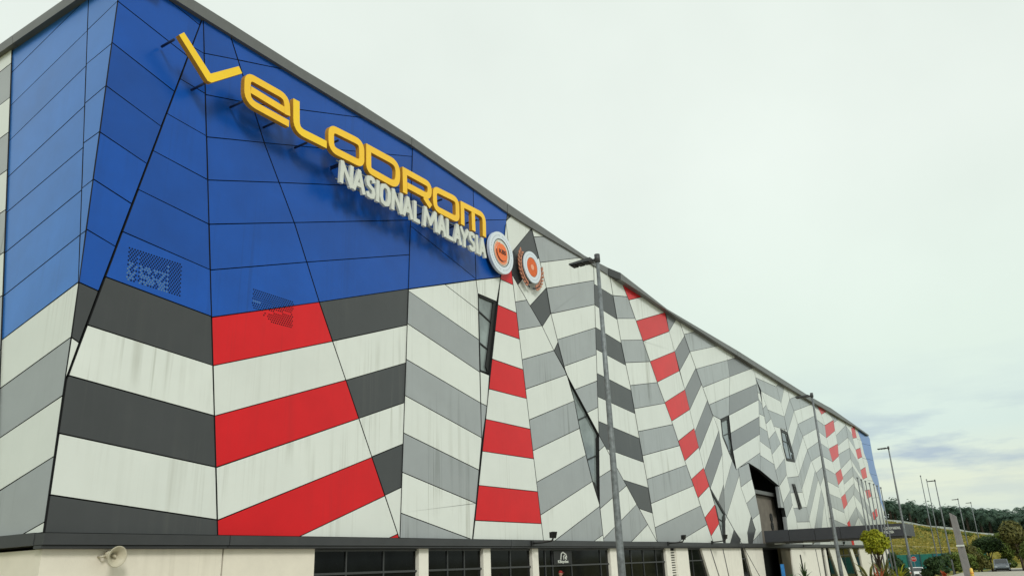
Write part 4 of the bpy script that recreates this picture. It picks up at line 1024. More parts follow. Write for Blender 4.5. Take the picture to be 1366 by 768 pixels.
# ------------------------------------------------------------------ fittings on the wall
hx, hy, hz = T['horn']
hn = tag(empty('horn_loudspeaker', (hx, hy, hz - 0.01)), 'cream horn loudspeaker on the plaster wall under the dark band', 'loudspeaker')
axis_ = Vector((0.02, -0.97, -0.16)).normalized(); q = axis_.to_track_quat('Z', 'Y').to_matrix()
b = bmesh.new(); prof = [(0.055, -0.30), (0.07, -0.2), (0.11, -0.08), (0.19, 0.02), (0.25, 0.07), (0.275, 0.085), (0.285, 0.075), (0.26, 0.05), (0.2, 0.0), (0.12, -0.09), (0.06, -0.19), (0.0, -0.2)]
seg = 28; rings = []
for r, z in prof: rings.append([b.verts.new(q @ Vector((r * math.cos(2 * math.pi * k / seg), r * math.sin(2 * math.pi * k / seg), z))) for k in range(seg)] if r > 0 else None)
for a_, c_ in zip(rings, rings[1:]):
    if c_ is None: continue
    for k in range(seg): b.faces.new((a_[k], a_[(k + 1) % seg], c_[(k + 1) % seg], c_[k])).smooth = True
b.faces.new(rings[0]); b.faces.new(rings[-2])
obj('horn', b, M_HORN, hn)
b = bmesh.new(); bmesh.ops.create_cone(b, cap_ends=True, segments=16, radius1=0.05, radius2=0.03, depth=0.16, matrix=q.to_4x4() @ Matrix.Translation((0, 0, -0.1))); obj('horn_centre', b, M_HORN, hn)
b = bmesh.new(); tube(b, [q @ Vector((0, 0, -0.42)), q @ Vector((0, 0, -0.26))], 0.1, 14); obj('driver', b, M_HORN, hn)
b = bmesh.new(); tube(b, [q @ Vector((0, 0, -0.36)), (-0.22, 0.3, 0.0), (-0.22, 0.49, 0.0)], 0.03, 8); obj('bracket', b, M_HORN, hn)
for i, (fx, fy, fz) in enumerate(T['floods']):
    f = tag(empty('floodlight', (fx, fy, fz)), ['black floodlight on an arm left of the shop sign', 'black floodlight on an arm between the first lamp post and the dark wedge window', 'black floodlight on an arm beside the foot of the dark wedge window',
              'black floodlight under the entrance canopy, nearer the recess', 'black floodlight under the entrance canopy, beside the second lamp post'][i], 'floodlight', 'black floodlights along the base band')
    b = bmesh.new(); tube(b, [(-0.5, 1.0, -0.22), (-0.25, 0.55, -0.2), (0, 0.1, -0.14), (0, 0, -0.02)], 0.045, 8); obj('arm', b, M_BLK, f)
    b = bmesh.new(); box(b, -0.6, -0.38, 0.9, 1.0, -0.36, -0.1); obj('mount', b, M_BLK, f)
    b = bmesh.new(); prism(b, [(-0.2, -0.06, -0.02), (0.2, -0.06, -0.02), (0.24, -0.12, 0.3), (-0.24, -0.12, 0.3)], [(-0.16, 0.12, 0.0), (0.16, 0.12, 0.0), (0.2, 0.1, 0.28), (-0.2, 0.1, 0.28)]); obj('lamp_head', b, M_BLK, f)
    b = bmesh.new(); prism(b, [(-0.17, -0.075, 0.02), (0.17, -0.075, 0.02), (0.2, -0.128, 0.27), (-0.2, -0.128, 0.27)], [(-0.17, -0.05, 0.02), (0.17, -0.05, 0.02), (0.2, -0.1, 0.27), (-0.2, -0.1, 0.27)]); obj('lens', b, M_GLASS, f)
for i, ((x0, za), (x1, zb)) in enumerate(T['cables']):
    dd = (0.55, 0.06, 0.06, 0.06)[i]; b = bmesh.new(); s = (zb + 1.2) / (za - zb)
    tube(b, [(x0, D - dd, za), (x1, D - dd, zb), (x1 + (x1 - x0) * s, D - dd, -1.2)], 0.028, 6)
    tag(obj('cable', b, M_STEELD), ['thin dark cable slanting down from the wedge window past the band', 'thin dark cable on the white wall, left of two', 'thin dark cable on the white wall, right of two', 'thin dark cable on the white wall under the canopy'][i], 'cable')

# ------------------------------------------------------------------ street lamps along the forecourt
H = 9.7
lamp = empty('street_lamp', (*T['posts'][0], 0))
b = bmesh.new(); tube(b, [(0, 0, 0), (0, 0, 2.2), (0, 0, 6.0), (0, 0, H)], [0.095, 0.09, 0.068, 0.046], 12); obj('pole', b, M_STEEL, lamp)
b = bmesh.new(); box(b, -0.2, 0.2, -0.2, 0.2, 0, 0.03); tube(b, [(0, 0, 0.03), (0, 0, 0.12)], 0.15, 12); obj('base_plate', b, M_STEEL, lamp)
b = bmesh.new(); box(b, -0.02, 0.02, -0.125, -0.08, 0.7, 1.2); obj('access_door', b, M_STEELD, lamp)
b = bmesh.new(); tube(b, [(0, 0, H - 0.1), (0, 0, H + 0.12)], 0.075, 10); tube(b, [(0, 0, H - 0.02), (-0.28, 0.02, H + 0.0)], 0.04, 8); obj('bracket', b, M_STEELD, lamp)
b = bmesh.new(); prism(b, [(-0.8, -0.13, H - 0.03), (-0.15, -0.14, H - 0.05), (-0.15, -0.14, H + 0.04), (-0.8, -0.13, H + 0.01)], [(-0.8, 0.13, H - 0.03), (-0.15, 0.14, H - 0.05), (-0.15, 0.14, H + 0.04), (-0.8, 0.13, H + 0.01)]); hd = obj('lamp_head', b, M_STEELD, lamp)
for i in range(3):
    b = bmesh.new(); x = -0.76 + i * 0.19; box(b, x, x + 0.14, -0.11, 0.11, H - 0.066, H - 0.03); obj('led_module', b, M_GLASS, hd)
LL = ['galvanised street lamp in front of the grey panels, nearest and tallest in the picture', 'galvanised street lamp crossing the canopy, second in the row', 'street lamp just past the end of the hall, third in the row', 'street lamp beside the two bare flagpoles, fourth in the row', 'thin street lamp behind the grey pylon, fifth in the row', 'farthest and smallest street lamp before the palm ridge']
for i, (x, y) in enumerate(T['posts']):
    o = lamp if i == 0 else copy_tree(lamp)
    o.location = (x, y, ground_h(x, y)); o.rotation_euler = (0, 0, R(-90)); tag(o, LL[i], 'street lamp', 'street lamps in a row along the forecourt')
    if i == 5: o.scale = (1, 1, (9.7 - ground_h(x, y)) / 9.7)

# flagpoles
def flagpole(h):
    f = empty('flagpole')
    b = bmesh.new(); tube(b, [(0, 0, 0), (0, 0, h * 0.5), (0, 0, h)], [0.062, 0.05, 0.035], 10); obj('pole', b, M_STEEL, f)
    b = bmesh.new(); bmesh.ops.create_uvsphere(b, u_segments=10, v_segments=6, radius=0.075, matrix=Matrix.Translation((0, 0, h + 0.05))); obj('finial', b, M_STEEL, f)
    b = bmesh.new(); box(b, 0.05, 0.11, -0.03, 0.03, 1.3, 1.45); obj('cleat', b, M_SIGNW, f)
    b = bmesh.new(); tube(b, [(0, 0, 0), (0, 0, 0.3)], 0.12, 10); obj('base', b, M_STEEL, f)
    return f
fp = flagpole(7.25)
for i, (x, y) in enumerate(T['poles7']):
    o = fp if i == 0 else copy_tree(fp); o.location = (x, y, 0)
    tag(o, 'bare grey flagpole in the tight row before the far panels', 'flagpole', 'seven bare flagpoles in front of the canopy')
fp = flagpole(10.5)
for i, (x, y) in enumerate(T['poles2']):
    o = fp if i == 0 else copy_tree(fp); o.location = (x, y, -1.0)
    tag(o, ['bare flagpole left of the pair beside the fourth street lamp', 'bare flagpole right of the pair beside the fourth street lamp'][i], 'flagpole', 'pair of bare flagpoles before the slope')

# grey pylon
px, py0, pz0 = T['pyl_tl']; _, py1, pz1 = T['pyl_tr']; _, pb0, _ = T['pyl_bl']; _, pb1, _ = T['pyl_br']
pyl = tag(empty('pylon_sign', (px, py0, 0)), 'tall slim grey pylon with sloping top and a white band', 'pylon'); PO = Vector((px, py0, 0))
M_PYL = mat('pylon_grey', (0.21, 0.20, 0.195), 0.6, 0.4, grain=0.12, gscale=2, streak=0.3, streak_col=(0.14, 0.13, 0.12))
b = bmesh.new(); prism(b, [(px, pb0, 0), (px, pb1, 0), (px, py1 , pz1), (px, py1 + 0.2, pz1 + 0.16)], [(px + .5, pb0, 0), (px + .5, pb1, 0), (px + .5, py1, pz1), (px + .5, py1 + 0.2, pz1 + 0.16)]); spart('slab', b, M_PYL, pyl, PO)
b = bmesh.new(); prism(b, [(px - .06, pb0 + .02, 0), (px - .06, pb0 - .2, 0), (px - .06, py0 - .2, pz0 - .06), (px - .06, py0, pz0 + .04)], [(px - .005, pb0 + .02, 0), (px - .005, pb0 - .2, 0), (px - .005, py0 - .2, pz0 - .06), (px - .005, py0, pz0 + .04)]); spart('side_fin', b, M_PYL, pyl, PO)
b = bmesh.new(); box(b, px - 0.1, px + 0.52, 5.1, 5.62, 2.33, 2.45); spart('white_band', b, M_SIGNW, pyl, PO)
# yellow bollard
x, y, z = T['boll']
bo = tag(empty('bollard', (x, y - 0.05, 0)), 'small yellow bollard with round top at the foot of the pylon', 'bollard'); M_BOL = mat('bollard_yellow', (0.75, 0.50, 0.10), 0.6, 0.4, grain=0.15, gscale=5)
b = bmesh.new(); tube(b, [(0, 0, 0), (0, 0, z - 0.16), (0, 0, z - 0.05), (0, 0, z)], [0.075, 0.075, 0.07, 0.03], 12); obj('post', b, M_BOL, bo)
b = bmesh.new(); tube(b, [(0, 0, z - 0.24), (0, 0, z - 0.2)], 0.085, 12); obj('collar', b, mat('bollard_orange', (0.8, 0.3, 0.04)), bo)
b = bmesh.new(); box(b, -0.2, 0.2, -0.2, 0.2, 0, 0.1); obj('foot', b, mat('bollard_orange', (0.8, 0.3, 0.04)), bo)
# stop sign
x, y, z = T['stop']
sg0 = ground_h(x, y); st = tag(empty('stop_sign', (x, y, sg0)), 'red octagonal STOP sign on a thin post above the white car', 'sign'); M_RED = mat('sign_red', (0.55, 0.02, 0.02), 0.5, 0.4)
b = bmesh.new(); tube(b, [(0, 0, 0), (0, 0, z - sg0)], 0.035, 8); obj('post', b, M_STEEL, st)
def octo(r, x0, x1):
    b = bmesh.new(); pts = [(math.cos(R(22.5 + 45 * k)) * r, math.sin(R(22.5 + 45 * k)) * r) for k in range(8)]
    prism(b, [(x0, p, q_ + z - sg0) for p, q_ in pts], [(x1, p, q_ + z - sg0) for p, q_ in pts]); return b
obj('border', octo(0.34, -0.05, -0.04), M_SIGNW, st); obj('face', octo(0.315, -0.056, -0.052), M_RED, st)
text_mesh('lettering', 'STOP', 0.26, M_SIGNW, st, (-0.062, 0, z - sg0), (R(90), 0, R(-90)), width=0.5, extrude=0.003, offset=0.006)
# blue roll-up banner at the entrance
x, y, z = T['banner'][0]
bn = tag(empty('banner', (x, y - 0.14, 0)), 'upright blue banner stand beside the dark entrance', 'banner')
b = bmesh.new(); prism(b, [(0, 0.16, 0.08), (0, -0.16, 0.08), (0, -0.16, z), (0, 0.16, z)], [(0.03, 0.16, 0.08), (0.03, -0.16, 0.08), (0.03, -0.16, z), (0.03, 0.16, z)]); obj('cloth', b, mat('banner_blue', (0.04, 0.22, 0.55), 0.7, 0.3, grain=0.2, gscale=3), bn)
b = bmesh.new(); box(b, -0.1, 0.13, -0.2, 0.2, 0, 0.08); obj('base', b, M_STEEL, bn)

# ------------------------------------------------------------------ person in the doorway
px_, py_, pz_ = T['person']
def person(x, y, h, rz):
    root = tag(empty('person', (x, y, 0), rz), 'person in red cap standing at the glass door under the shop sign', 'person')
    k = h / 1.75
    V = [(0, 0, .95), (0, 0.01, 1.12), (0, 0.01, 1.32), (0, 0, 1.46), (0, -0.01, 1.53), (.10, 0, .90), (.11, -.02, .50), (.115, 0.02, .09), (.125, -.13, .04), (-.10, 0, .90), (-.12, .01, .50), (-.125, .03, .09), (-.14, -.12, .04),
         (.17, 0, 1.41), (.22, .02, 1.14), (.23, -.06, .90), (.225, -.09, .80), (-.17, 0, 1.41), (-.22, .02, 1.14), (-.23, -.06, .90), (-.225, -.09, .80)]
    Rr = [.14, .13, .155, .10, .055, .095, .062, .045, .04, .095, .062, .045, .04, .07, .045, .034, .026, .07, .045, .034, .026]
    E = [(0, 1), (1, 2), (2, 3), (3, 4), (0, 5), (5, 6), (6, 7), (7, 8), (0, 9), (9, 10), (10, 11), (11, 12), (3, 13), (13, 14), (14, 15), (15, 16), (3, 17), (17, 18), (18, 19), (19, 20)]
    n0 = len(V)
    for s, hb in ((1, 16), (-1, 20)):
        bx, by, bz = V[hb]
        for f in range(4):
            a = len(V); fx = bx + s * 0.004 + (0.0); fy = by - 0.028 + f * 0.019
            V.append((fx, fy, bz - .07)); Rr.append(.009); V.append((fx - s * .012, fy - .006, bz - .07 - (.045, .055, .05, .035)[f])); Rr.append(.007)
            E += [(hb, a), (a, a + 1)]
        a = len(V); V.append((bx - s * .01, by - .05, bz - .03)); Rr.append(.010); V.append((bx - s * .018, by - .058, bz - .075)); Rr.append(.008); E += [(hb, a), (a, a + 1)]
    me = bpy.data.meshes.new('body'); me.from_pydata([(a * k, b_ * k, c * k) for a, b_, c in V], E, [])
    o = bpy.data.objects.new('body', me); C.objects.link(o); o.parent = root
    m_ = o.modifiers.new('skin', 'SKIN')
    for i, sv in enumerate(me.skin_vertices[0].data):
        sv.radius = (Rr[i] * k, Rr[i] * k * (0.72 if i in (0, 1, 2) else 1)); sv.use_root = (i == 0)
    s2 = o.modifiers.new('sub', 'SUBSURF'); s2.levels = 1; s2.render_levels = 2
    m2 = bpy.data.materials.new('clothes_and_skin'); m2.use_nodes = True; t = m2.node_tree; gp = t.nodes.new('ShaderNodeTexCoord'); sp = t.nodes.new('ShaderNodeSeparateXYZ'); t.links.new(gp.outputs['Object'], sp.inputs[0])
    rp = t.nodes.new('ShaderNodeValToRGB'); mr_ = t.nodes.new('ShaderNodeMapRange'); mr_.inputs[2].default_value = 1.8 * k; t.links.new(sp.outputs[2], mr_.inputs[0]); t.links.new(mr_.outputs[0], rp.inputs[0])
    rp.color_ramp.interpolation = 'CONSTANT'; rp.color_ramp.elements[0].color = (0.01, 0.01, 0.01, 1); rp.color_ramp.elements[1].position = 0.83; rp.color_ramp.elements[1].color = (0.42, 0.24, 0.17, 1)
    for p_, c_ in ((0.05, (0.03, 0.03, 0.04, 1)), (0.54, (0.02, 0.02, 0.025, 1))): e_ = rp.color_ramp.elements.new(p_); e_.color = c_
    t.links.new(rp.outputs[0], t.nodes['Principled BSDF'].inputs['Base Color']); me.materials.append(m2)
    SK = mat('skin', (0.45, 0.25, 0.18), 0.6, 0.4)
    b = bmesh.new(); bmesh.ops.create_uvsphere(b, u_segments=20, v_segments=14, radius=0.1)
    for v in b.verts:
        v.co.x *= 0.78; v.co.z *= 1.18
        if v.co.y < -0.05 and abs(v.co.x) < .03 and -.03 < v.co.z < .01: v.co.y -= 0.02
        if v.co.z < -.05: v.co.x *= .8; v.co.y *= .88
    hd_ = obj('head', b, SK, root, True, (0, -0.02 * k, 1.63 * k))
    for s in (-1, 1):
        b = bmesh.new(); bmesh.ops.create_uvsphere(b, u_segments=8, v_segments=6, radius=0.013, matrix=Matrix.Translation((s * .032, -.09, .012))); obj('eye', b, M_BLK, hd_)
        b = bmesh.new(); bmesh.ops.create_uvsphere(b, u_segments=8, v_segments=6, radius=0.025, matrix=Matrix.Translation((s * .078, .005, -.005)) @ Matrix.Diagonal((.4, .8, 1.2, 1))); obj('ear', b, SK, hd_)
    b = bmesh.new(); box(b, -.025, .025, -.092, -.08, -.058, -.048); obj('mouth', b, mat('lips', (.3, .1, .08)), hd_)
    b = bmesh.new(); bmesh.ops.create_uvsphere(b, u_segments=20, v_segments=12, radius=0.108)
    for v in b.verts:
        v.co.x *= .82; v.co.z = max(v.co.z, 0.0) * 1.0
    prism(b, [(-.07, -.08, .0), (.07, -.08, .0), (.05, -.17, -.01), (-.05, -.17, -.01)], [(-.07, -.08, .012), (.07, -.08, .012), (.05, -.17, .002), (-.05, -.17, .002)])
    obj('cap', b, mat('cap_red', (.28, .02, .02), .8, .2), hd_, False, (0, 0, .04))
person(px_, py_, 1.80, 0)

# ------------------------------------------------------------------ cars
def carbody(name, label, kind, loc, rz, paint, glass_col):
    root = tag(empty(name, loc, rz), label, 'car')
    Pn = mat(paint[0], paint[1], 0.3, 0.5, metal=0.2, coat=0.6)
    Lc, Wc, Hc = (4.4, 1.76, 1.42) if kind == 'sedan' else (4.5, 1.80, 1.62)
    # side outline (x forward, z up): lower body and greenhouse as one lofted shell
    if kind == 'sedan': prof = [(-2.2, .35), (-2.2, .78), (-2.05, .95), (-1.55, .98), (-.95, 1.38), (.35, 1.42), (1.05, .98), (1.95, .82), (2.18, .65), (2.2, .35)]
    else: prof = [(-2.25, .35), (-2.25, .9), (-2.15, 1.0), (-1.95, 1.52), (-1.4, 1.61), (.6, 1.60), (1.25, 1.05), (1.95, .92), (2.2, .72), (2.25, .35)]
    b = bmesh.new(); rows = []
    for x, z in prof:
        tuck = 0.10 + 0.16 * max(0, (z - .95) / .6); w = Wc / 2
        rows.append([b.verts.new((x, -w + tuck * .55, z)), b.verts.new((x, -w + tuck + .14, z + .015)), b.verts.new((x, 0, z + .03)), b.verts.new((x, w - tuck - .14, z + .015)), b.verts.new((x, w - tuck * .55, z))])
    for a, c in zip(rows, rows[1:]):
        for k in range(4): b.faces.new((a[k], a[k + 1], c[k + 1], c[k]))
    b.faces.new([r[0] for r in rows]); b.faces.new([r[4] for r in rows][::-1]); b.faces.new((rows[0][0], rows[0][1], rows[0][2], rows[0][3], rows[0][4], rows[-1][4], rows[-1][3], rows[-1][2], rows[-1][1], rows[-1][0]))
    obj('body', b, Pn, root)
    fr = (prof[5], prof[6]); rr_ = (prof[3], prof[4]) if kind == 'sedan' else (prof[2], prof[3])
    def glassquad(nm, p0, p1, w0, w1, off):
        b = bmesh.new(); (x0, z0_), (x1, z1_) = p0, p1
        dx, dz = x1 - x0, z1_ - z0_; l = math.hypot(dx, dz); nx, nz = (-dz / l, dx / l)
        if nz < 0: nx, nz = -nx, -nz
        q0 = (x0 + dx * .08 + nx * off, z0_ + dz * .08 + nz * off + .02); q1 = (x0 + dx * .92 + nx * off, z0_ + dz * .92 + nz * off + .02)
        prism(b, [(q0[0], -w0, q0[1]), (q0[0], w0, q0[1]), (q1[0], w1, q1[1]), (q1[0], -w1, q1[1])], [(q0[0] - nx * .03, -w0, q0[1] - nz * .03), (q0[0] - nx * .03, w0, q0[1] - nz * .03), (q1[0] - nx * .03, w1, q1[1] - nz * .03), (q1[0] - nx * .03, -w1, q1[1] - nz * .03)])
        obj(nm, b, glass_col, root)
    glassquad('windscreen', fr[0], fr[1], Wc * .36, Wc * .40, .02); glassquad('rear_window', rr_[0], rr_[1], Wc * .38, Wc * .34, .02)
    for s in (-1, 1):
        zt = Hc - .12
        b = bmesh.new(); xa, xb_ = (-1.25, .75) if kind == 'sedan' else (-1.75, .95)
        prism(b, [(xa, s * (Wc / 2 - .075), 1.0), (xb_, s * (Wc / 2 - .075), 1.0), (xb_ - .55, s * (Wc / 2 - .135), zt), (xa + .35, s * (Wc / 2 - .135), zt)], [(xa, s * (Wc / 2 - .12), 1.0), (xb_, s * (Wc / 2 - .12), 1.0), (xb_ - .55, s * (Wc / 2 - .19), zt), (xa + .35, s * (Wc / 2 - .19), zt)]); obj('side_window', b, glass_col, root)
        b = bmesh.new(); box(b, .82, 1.0, s * (Wc / 2 + .1) - .08, s * (Wc / 2 + .1) + .08, .98, 1.12); obj('mirror', b, Pn, root)
        b = bmesh.new(); box(b, 2.12, 2.235, s * .62 - .17, s * .62 + .17, .66, .80); obj('headlight', b, M_EMW, root)
        b = bmesh.new(); box(b, -2.275, -2.2, s * .68 - .13, s * .68 + .13, .78, .95); obj('tail_light', b, M_RED, root)
        for x in (-1.35, 1.38):
            b = bmesh.new(); bmesh.ops.create_cone(b, cap_ends=True, segments=24, radius1=.32, radius2=.32, depth=.22, matrix=Matrix.Translation((x, s * (Wc / 2 - .1), .32)) @ Matrix.Rotation(R(90), 4, 'X')); wl = obj('wheel', b, mat('tyre', (.015, .015, .015), .9, .2), root)
            b = bmesh.new(); bmesh.ops.create_cone(b, cap_ends=True, segments=20, radius1=.2, radius2=.2, depth=.03, matrix=Matrix.Translation((x, s * (Wc / 2 + .01), .32)) @ Matrix.Rotation(R(90), 4, 'X')); obj('rim', b, M_STEEL, wl)
    b = bmesh.new(); box(b, 2.18, 2.29, -.75, .75, .3, .56); obj('front_bumper', b, M_BLK, root)
    b = bmesh.new(); box(b, -2.31, -2.2, -.8, .8, .3, .6); obj('rear_bumper', b, M_BLK, root)
    b = bmesh.new(); box(b, 2.292, 2.305, -.24, .24, .42, .54); obj('number_plate', b, M_BLK, root)
    b = bmesh.new(); box(b, -2.33, -2.312, -.24, .24, .62, .74); obj('number_plate', b, M_BLK, root)
    return root
M_CGL = mat('car_glass', (0.02, 0.024, 0.028), 0.05, 0.9)
carbody('parked_car', 'dark silver car seen end-on at the road edge under the trees', 'van', (T['silver'][0] + 2.2, T['silver'][1] - .25, ground_h(124, T['silver'][1])), R(182), ('car_silver_grey', (0.16, 0.18, 0.21)), M_CGL)
carbody('parked_car', 'white car partly hidden behind the third street lamp', 'sedan', (T['whitecar'][0] + 2.2, T['whitecar'][1], ground_h(105, T['whitecar'][1])), R(8), ('car_white', (0.78, 0.78, 0.76)), M_CGL)

# ------------------------------------------------------------------ vegetation
def leafmat(name, c0, c1, c2):
    m = bpy.data.materials.new(name); m.use_nodes = True; t = m.node_tree; N = t.nodes; K = t.links
    g = N.new('ShaderNodeNewGeometry'); tcx = N.new('ShaderNodeTexCoord')
    n = N.new('ShaderNodeTexNoise'); n.inputs['Scale'].default_value = 1.3; n.inputs['Detail'].default_value = 3; K.new(g.outputs['Position'], n.inputs['Vector'])
    ad = N.new('ShaderNodeMath'); ad.operation = 'MULTIPLY_ADD'; K.new(g.outputs['Random Per Island'], ad.inputs[0]); ad.inputs[1].default_value = 0.55; 
    sc = N.new('ShaderNodeMath'); sc.operation = 'MULTIPLY'; K.new(n.outputs['Fac'], sc.inputs[0]); sc.inputs[1].default_value = 0.45; K.new(sc.outputs[0], ad.inputs[2])
    r = N.new('ShaderNodeValToRGB'); K.new(ad.outputs[0], r.inputs[0])
    r.color_ramp.elements[0].position = 0.15; r.color_ramp.elements[0].color = (*c0, 1); r.color_ramp.elements[1].position = 0.85; r.color_ramp.elements[1].color = (*c2, 1)
    e = r.color_ramp.elements.new(0.5); e.color = (*c1, 1)
    b = N['Principled BSDF']; K.new(r.outputs[0], b.inputs['Base Color']); b.inputs['Roughness'].default_value = 0.6; b.inputs['Specular IOR Level'].default_value = 0.3
    tr = N.new('ShaderNodeBsdfTranslucent'); K.new(r.outputs[0], tr.inputs[0]); mx_ = N.new('ShaderNodeMixShader'); mx_.inputs[0].default_value = 0.25
    K.new(b.outputs[0], mx_.inputs[1]); K.new(tr.outputs[0], mx_.inputs[2]); K.new(mx_.outputs[0], N['Material Output'].inputs[0])
    return m
L_DARK = leafmat('leaf_dark', (0.016, 0.036, 0.012), (0.034, 0.070, 0.020), (0.075, 0.125, 0.034))
L_MID = leafmat('leaf_mid', (0.04, 0.07, 0.012), (0.10, 0.145, 0.024), (0.19, 0.23, 0.045))
L_YEL = leafmat('leaf_yellow_green', (0.14, 0.17, 0.008), (0.30, 0.32, 0.014), (0.46, 0.44, 0.03))
L_OLIV = leafmat('leaf_olive', (0.05, 0.06, 0.014), (0.115, 0.115, 0.026), (0.19, 0.17, 0.045))
L_PALM = leafmat('palm_leaf', (0.036, 0.070, 0.054), (0.060, 0.112, 0.078), (0.10, 0.16, 0.10))
L_RED = leafmat('leaf_red', (0.25, 0.03, 0.015), (0.45, 0.08, 0.03), (0.55, 0.18, 0.06))
M_BARK = mat('bark', (0.08, 0.06, 0.045), 0.9, 0.2, grain=0.3, gscale=8, bump=0.5, bscale=20)
M_PBARK = mat('palm_bark', (0.06, 0.05, 0.04), 0.9, 0.2, grain=0.3, gscale=5, bump=0.5, bscale=12)

def leafcloud(blobs, n, size, seed, shell=0.55):
    rg = random.Random(seed); V, Fc = [], []
    tot = sum(b_[3] * b_[4] * b_[5] for b_ in blobs)
    for cx, cy, cz, ra, rb, rc in blobs:
        for _ in range(max(6, int(n * ra * rb * rc / tot))):
            while True:
                u = Vector((rg.uniform(-1, 1), rg.uniform(-1, 1), rg.uniform(-1, 1)))
                if 0.05 < u.length < 1: break
            rr_ = shell + (1 - shell) * rg.random() if rg.random() < 0.75 else u.length
            u = u.normalized() * rr_ * rg.uniform(.86, 1.1)
            p = Vector((cx + u.x * ra, cy + u.y * rb, cz + u.z * rc))
            nn = (u.normalized() + Vector((rg.uniform(-1, 1), rg.uniform(-1, 1), rg.uniform(-.4, 1))) * .8).normalized()
            a = nn.cross(Vector((rg.uniform(-1, 1), rg.uniform(-1, 1), rg.uniform(-1, 1)))).normalized(); b_ = nn.cross(a)
            s = size * rg.uniform(.6, 1.35); a *= s; b_ *= s * .5
            i = len(V); V += [tuple(p - a), tuple(p - b_ * .9 + nn * s * .12), tuple(p + a), tuple(p + b_ * .9 + nn * s * .12)]; Fc.append((i, i + 1, i + 2, i + 3))
    return V, Fc
def tree(name, label, cat, loc, blobs, n, size, seed, leaf, trunk=None, group=None):
    root = tag(empty(name, loc), label, cat, group)
    V, Fc = leafcloud(blobs, n, size, seed); pmesh('crown', V, Fc, leaf, root)
    b = bmesh.new(); rg = random.Random(seed + 1)
    r0 = trunk or 0.12
    top = max(b_[2] for b_ in blobs)
    tube(b, [(0, 0, -0.1), (rg.uniform(-.1, .1), rg.uniform(-.1, .1), top * .45), (rg.uniform(-.2, .2), rg.uniform(-.2, .2), top)], [r0, r0 * .7, r0 * .2], 8)
    for cx, cy, cz, ra, rb, rc in blobs:
        tube(b, [(0, 0, min(cz, top) * .4), (cx * .5, cy * .5, cz * .72), (cx, cy, cz)], [r0 * .5, r0 * .3, r0 * .08], 6)
    obj('trunk', b, M_BARK, root)
    return root
def blobs(seed, w, h, z0, k, squash=1.0):
    rg = random.Random(seed); out = []
    for i in range(k):
        a = rg.uniform(0, 6.283); rr_ = math.sqrt(rg.random()) * w * .62; z = z0 + (h - z0) * rg.uniform(.22, .86)
        taper = 1 - .5 * ((z - z0) / (h - z0)) ** 2
        r = w * rg.uniform(.3, .5)
        out.append((math.cos(a) * rr_ * taper, math.sin(a) * rr_ * taper, z, r, r, r * rg.uniform(.6, .85) * squash))
    return out
G = ground_h
# clipped yellow-green tree before the flagpoles
x, y, z = T['yellow_tree']
tree('small_tree', 'bright yellow-green round tree in front of the seven flagpoles', 'tree', (x, y, 0), [(0, 0, z, .72, .78, .74)] + [(.62 * math.cos(q_ * 1.9) * math.sin(.5 + q_ * .17), .72 * math.sin(q_ * 1.9) * math.sin(.5 + q_ * .17), z + .66 * math.cos(.5 + q_ * .17), .3, .3, .27) for q_ in range(14)], 3400, .13, 3, L_YEL, .07)
def frond_plant(name, label, cat, loc, n, length, leaf, seed, up=0.8, width=.05, group=None):
    rg = random.Random(seed); root = tag(empty(name, loc), label, cat, group)
    V, Fc = [], []
    for i in range(n):
        a = rg.uniform(0, 6.283); el = rg.uniform(.35, 1.0) * up; L = length * rg.uniform(.7, 1.1); pts = []
        for j in range(7):
            s = j / 6; hr = L * s * (1 - el * .55); pts.append(Vector((math.cos(a) * hr, math.sin(a) * hr, L * (el * s * 1.25 - .55 * s * s) + .1)))
        sd_ = Vector((-math.sin(a), math.cos(a), 0))
        for j in range(6):
            w0, w1 = width * math.sin(math.pi * min(.97, .12 + j / 6 * .85)), width * math.sin(math.pi * min(.97, .12 + (j + 1) / 6 * .85))
            k = len(V); V += [tuple(pts[j] - sd_ * w0), tuple(pts[j] + sd_ * w0), tuple(pts[j + 1] + sd_ * w1), tuple(pts[j + 1] - sd_ * w1)]; Fc.append((k, k + 1, k + 2, k + 3))
    pmesh('leaves', V, Fc, leaf, root)
    b = bmesh.new(); tube(b, [(0, 0, 0), (0, 0, .3 + length * .1)], [.07, .04], 8); obj('stem', b, M_BARK, root)
    return root
frond_plant('palm_shrub', 'low olive palm fronds left of the yellow-green tree foot', 'plant', (60, 10.1, 0), 30, 2.2, L_OLIV, 21, 1.0, .07)
frond_plant('palm_shrub', 'olive strap-leaved plant below the yellow-green tree', 'plant', (61.5, 9.4, 0), 44, 2.1, L_OLIV, 22, 1.15, .055)
frond_plant('palm_shrub', 'yellow-tipped plant right of the yellow-green tree foot', 'plant', (62, 8.6, 0), 44, 1.8, L_YEL, 23, 1.0, .05)
frond_plant('red_plant', 'orange-red leaved plant among the fronds under the yellow-green tree', 'plant', (58.5, 9.25, 0), 12, 1.25, L_RED, 24, 1.35, .05)
frond_plant('red_plant', 'red leaved plant at the foot of the two flagpoles', 'plant', (74, 6.95, 0), 26, .72, L_RED, 25, 1.1, .07)
frond_plant('spiky_plant', 'dark spiky plant with tall stalk by the white wall', 'plant', (70.5, 16.8, 0), 20, 1.5, L_DARK, 26, 1.35, .05)
b = bmesh.new(); o = bpy.data.objects[[q.name for q in bpy.data.objects if q.name.startswith('spiky_plant')][0]]
tube(b, [(0, 0, .2), (-.02, .05, 1.3), (.02, .1, 2.2)], [.05, .06, .05], 8); obj('flower_stalk', b, mat('stalk_dark', (.012, .014, .01), .8, .2), o)
frond_plant('spiky_plant', 'low dark spiky plant right of the blue banner', 'plant', (72, 18.2, 0), 18, 1.0, L_DARK, 27, 1.0, .05)
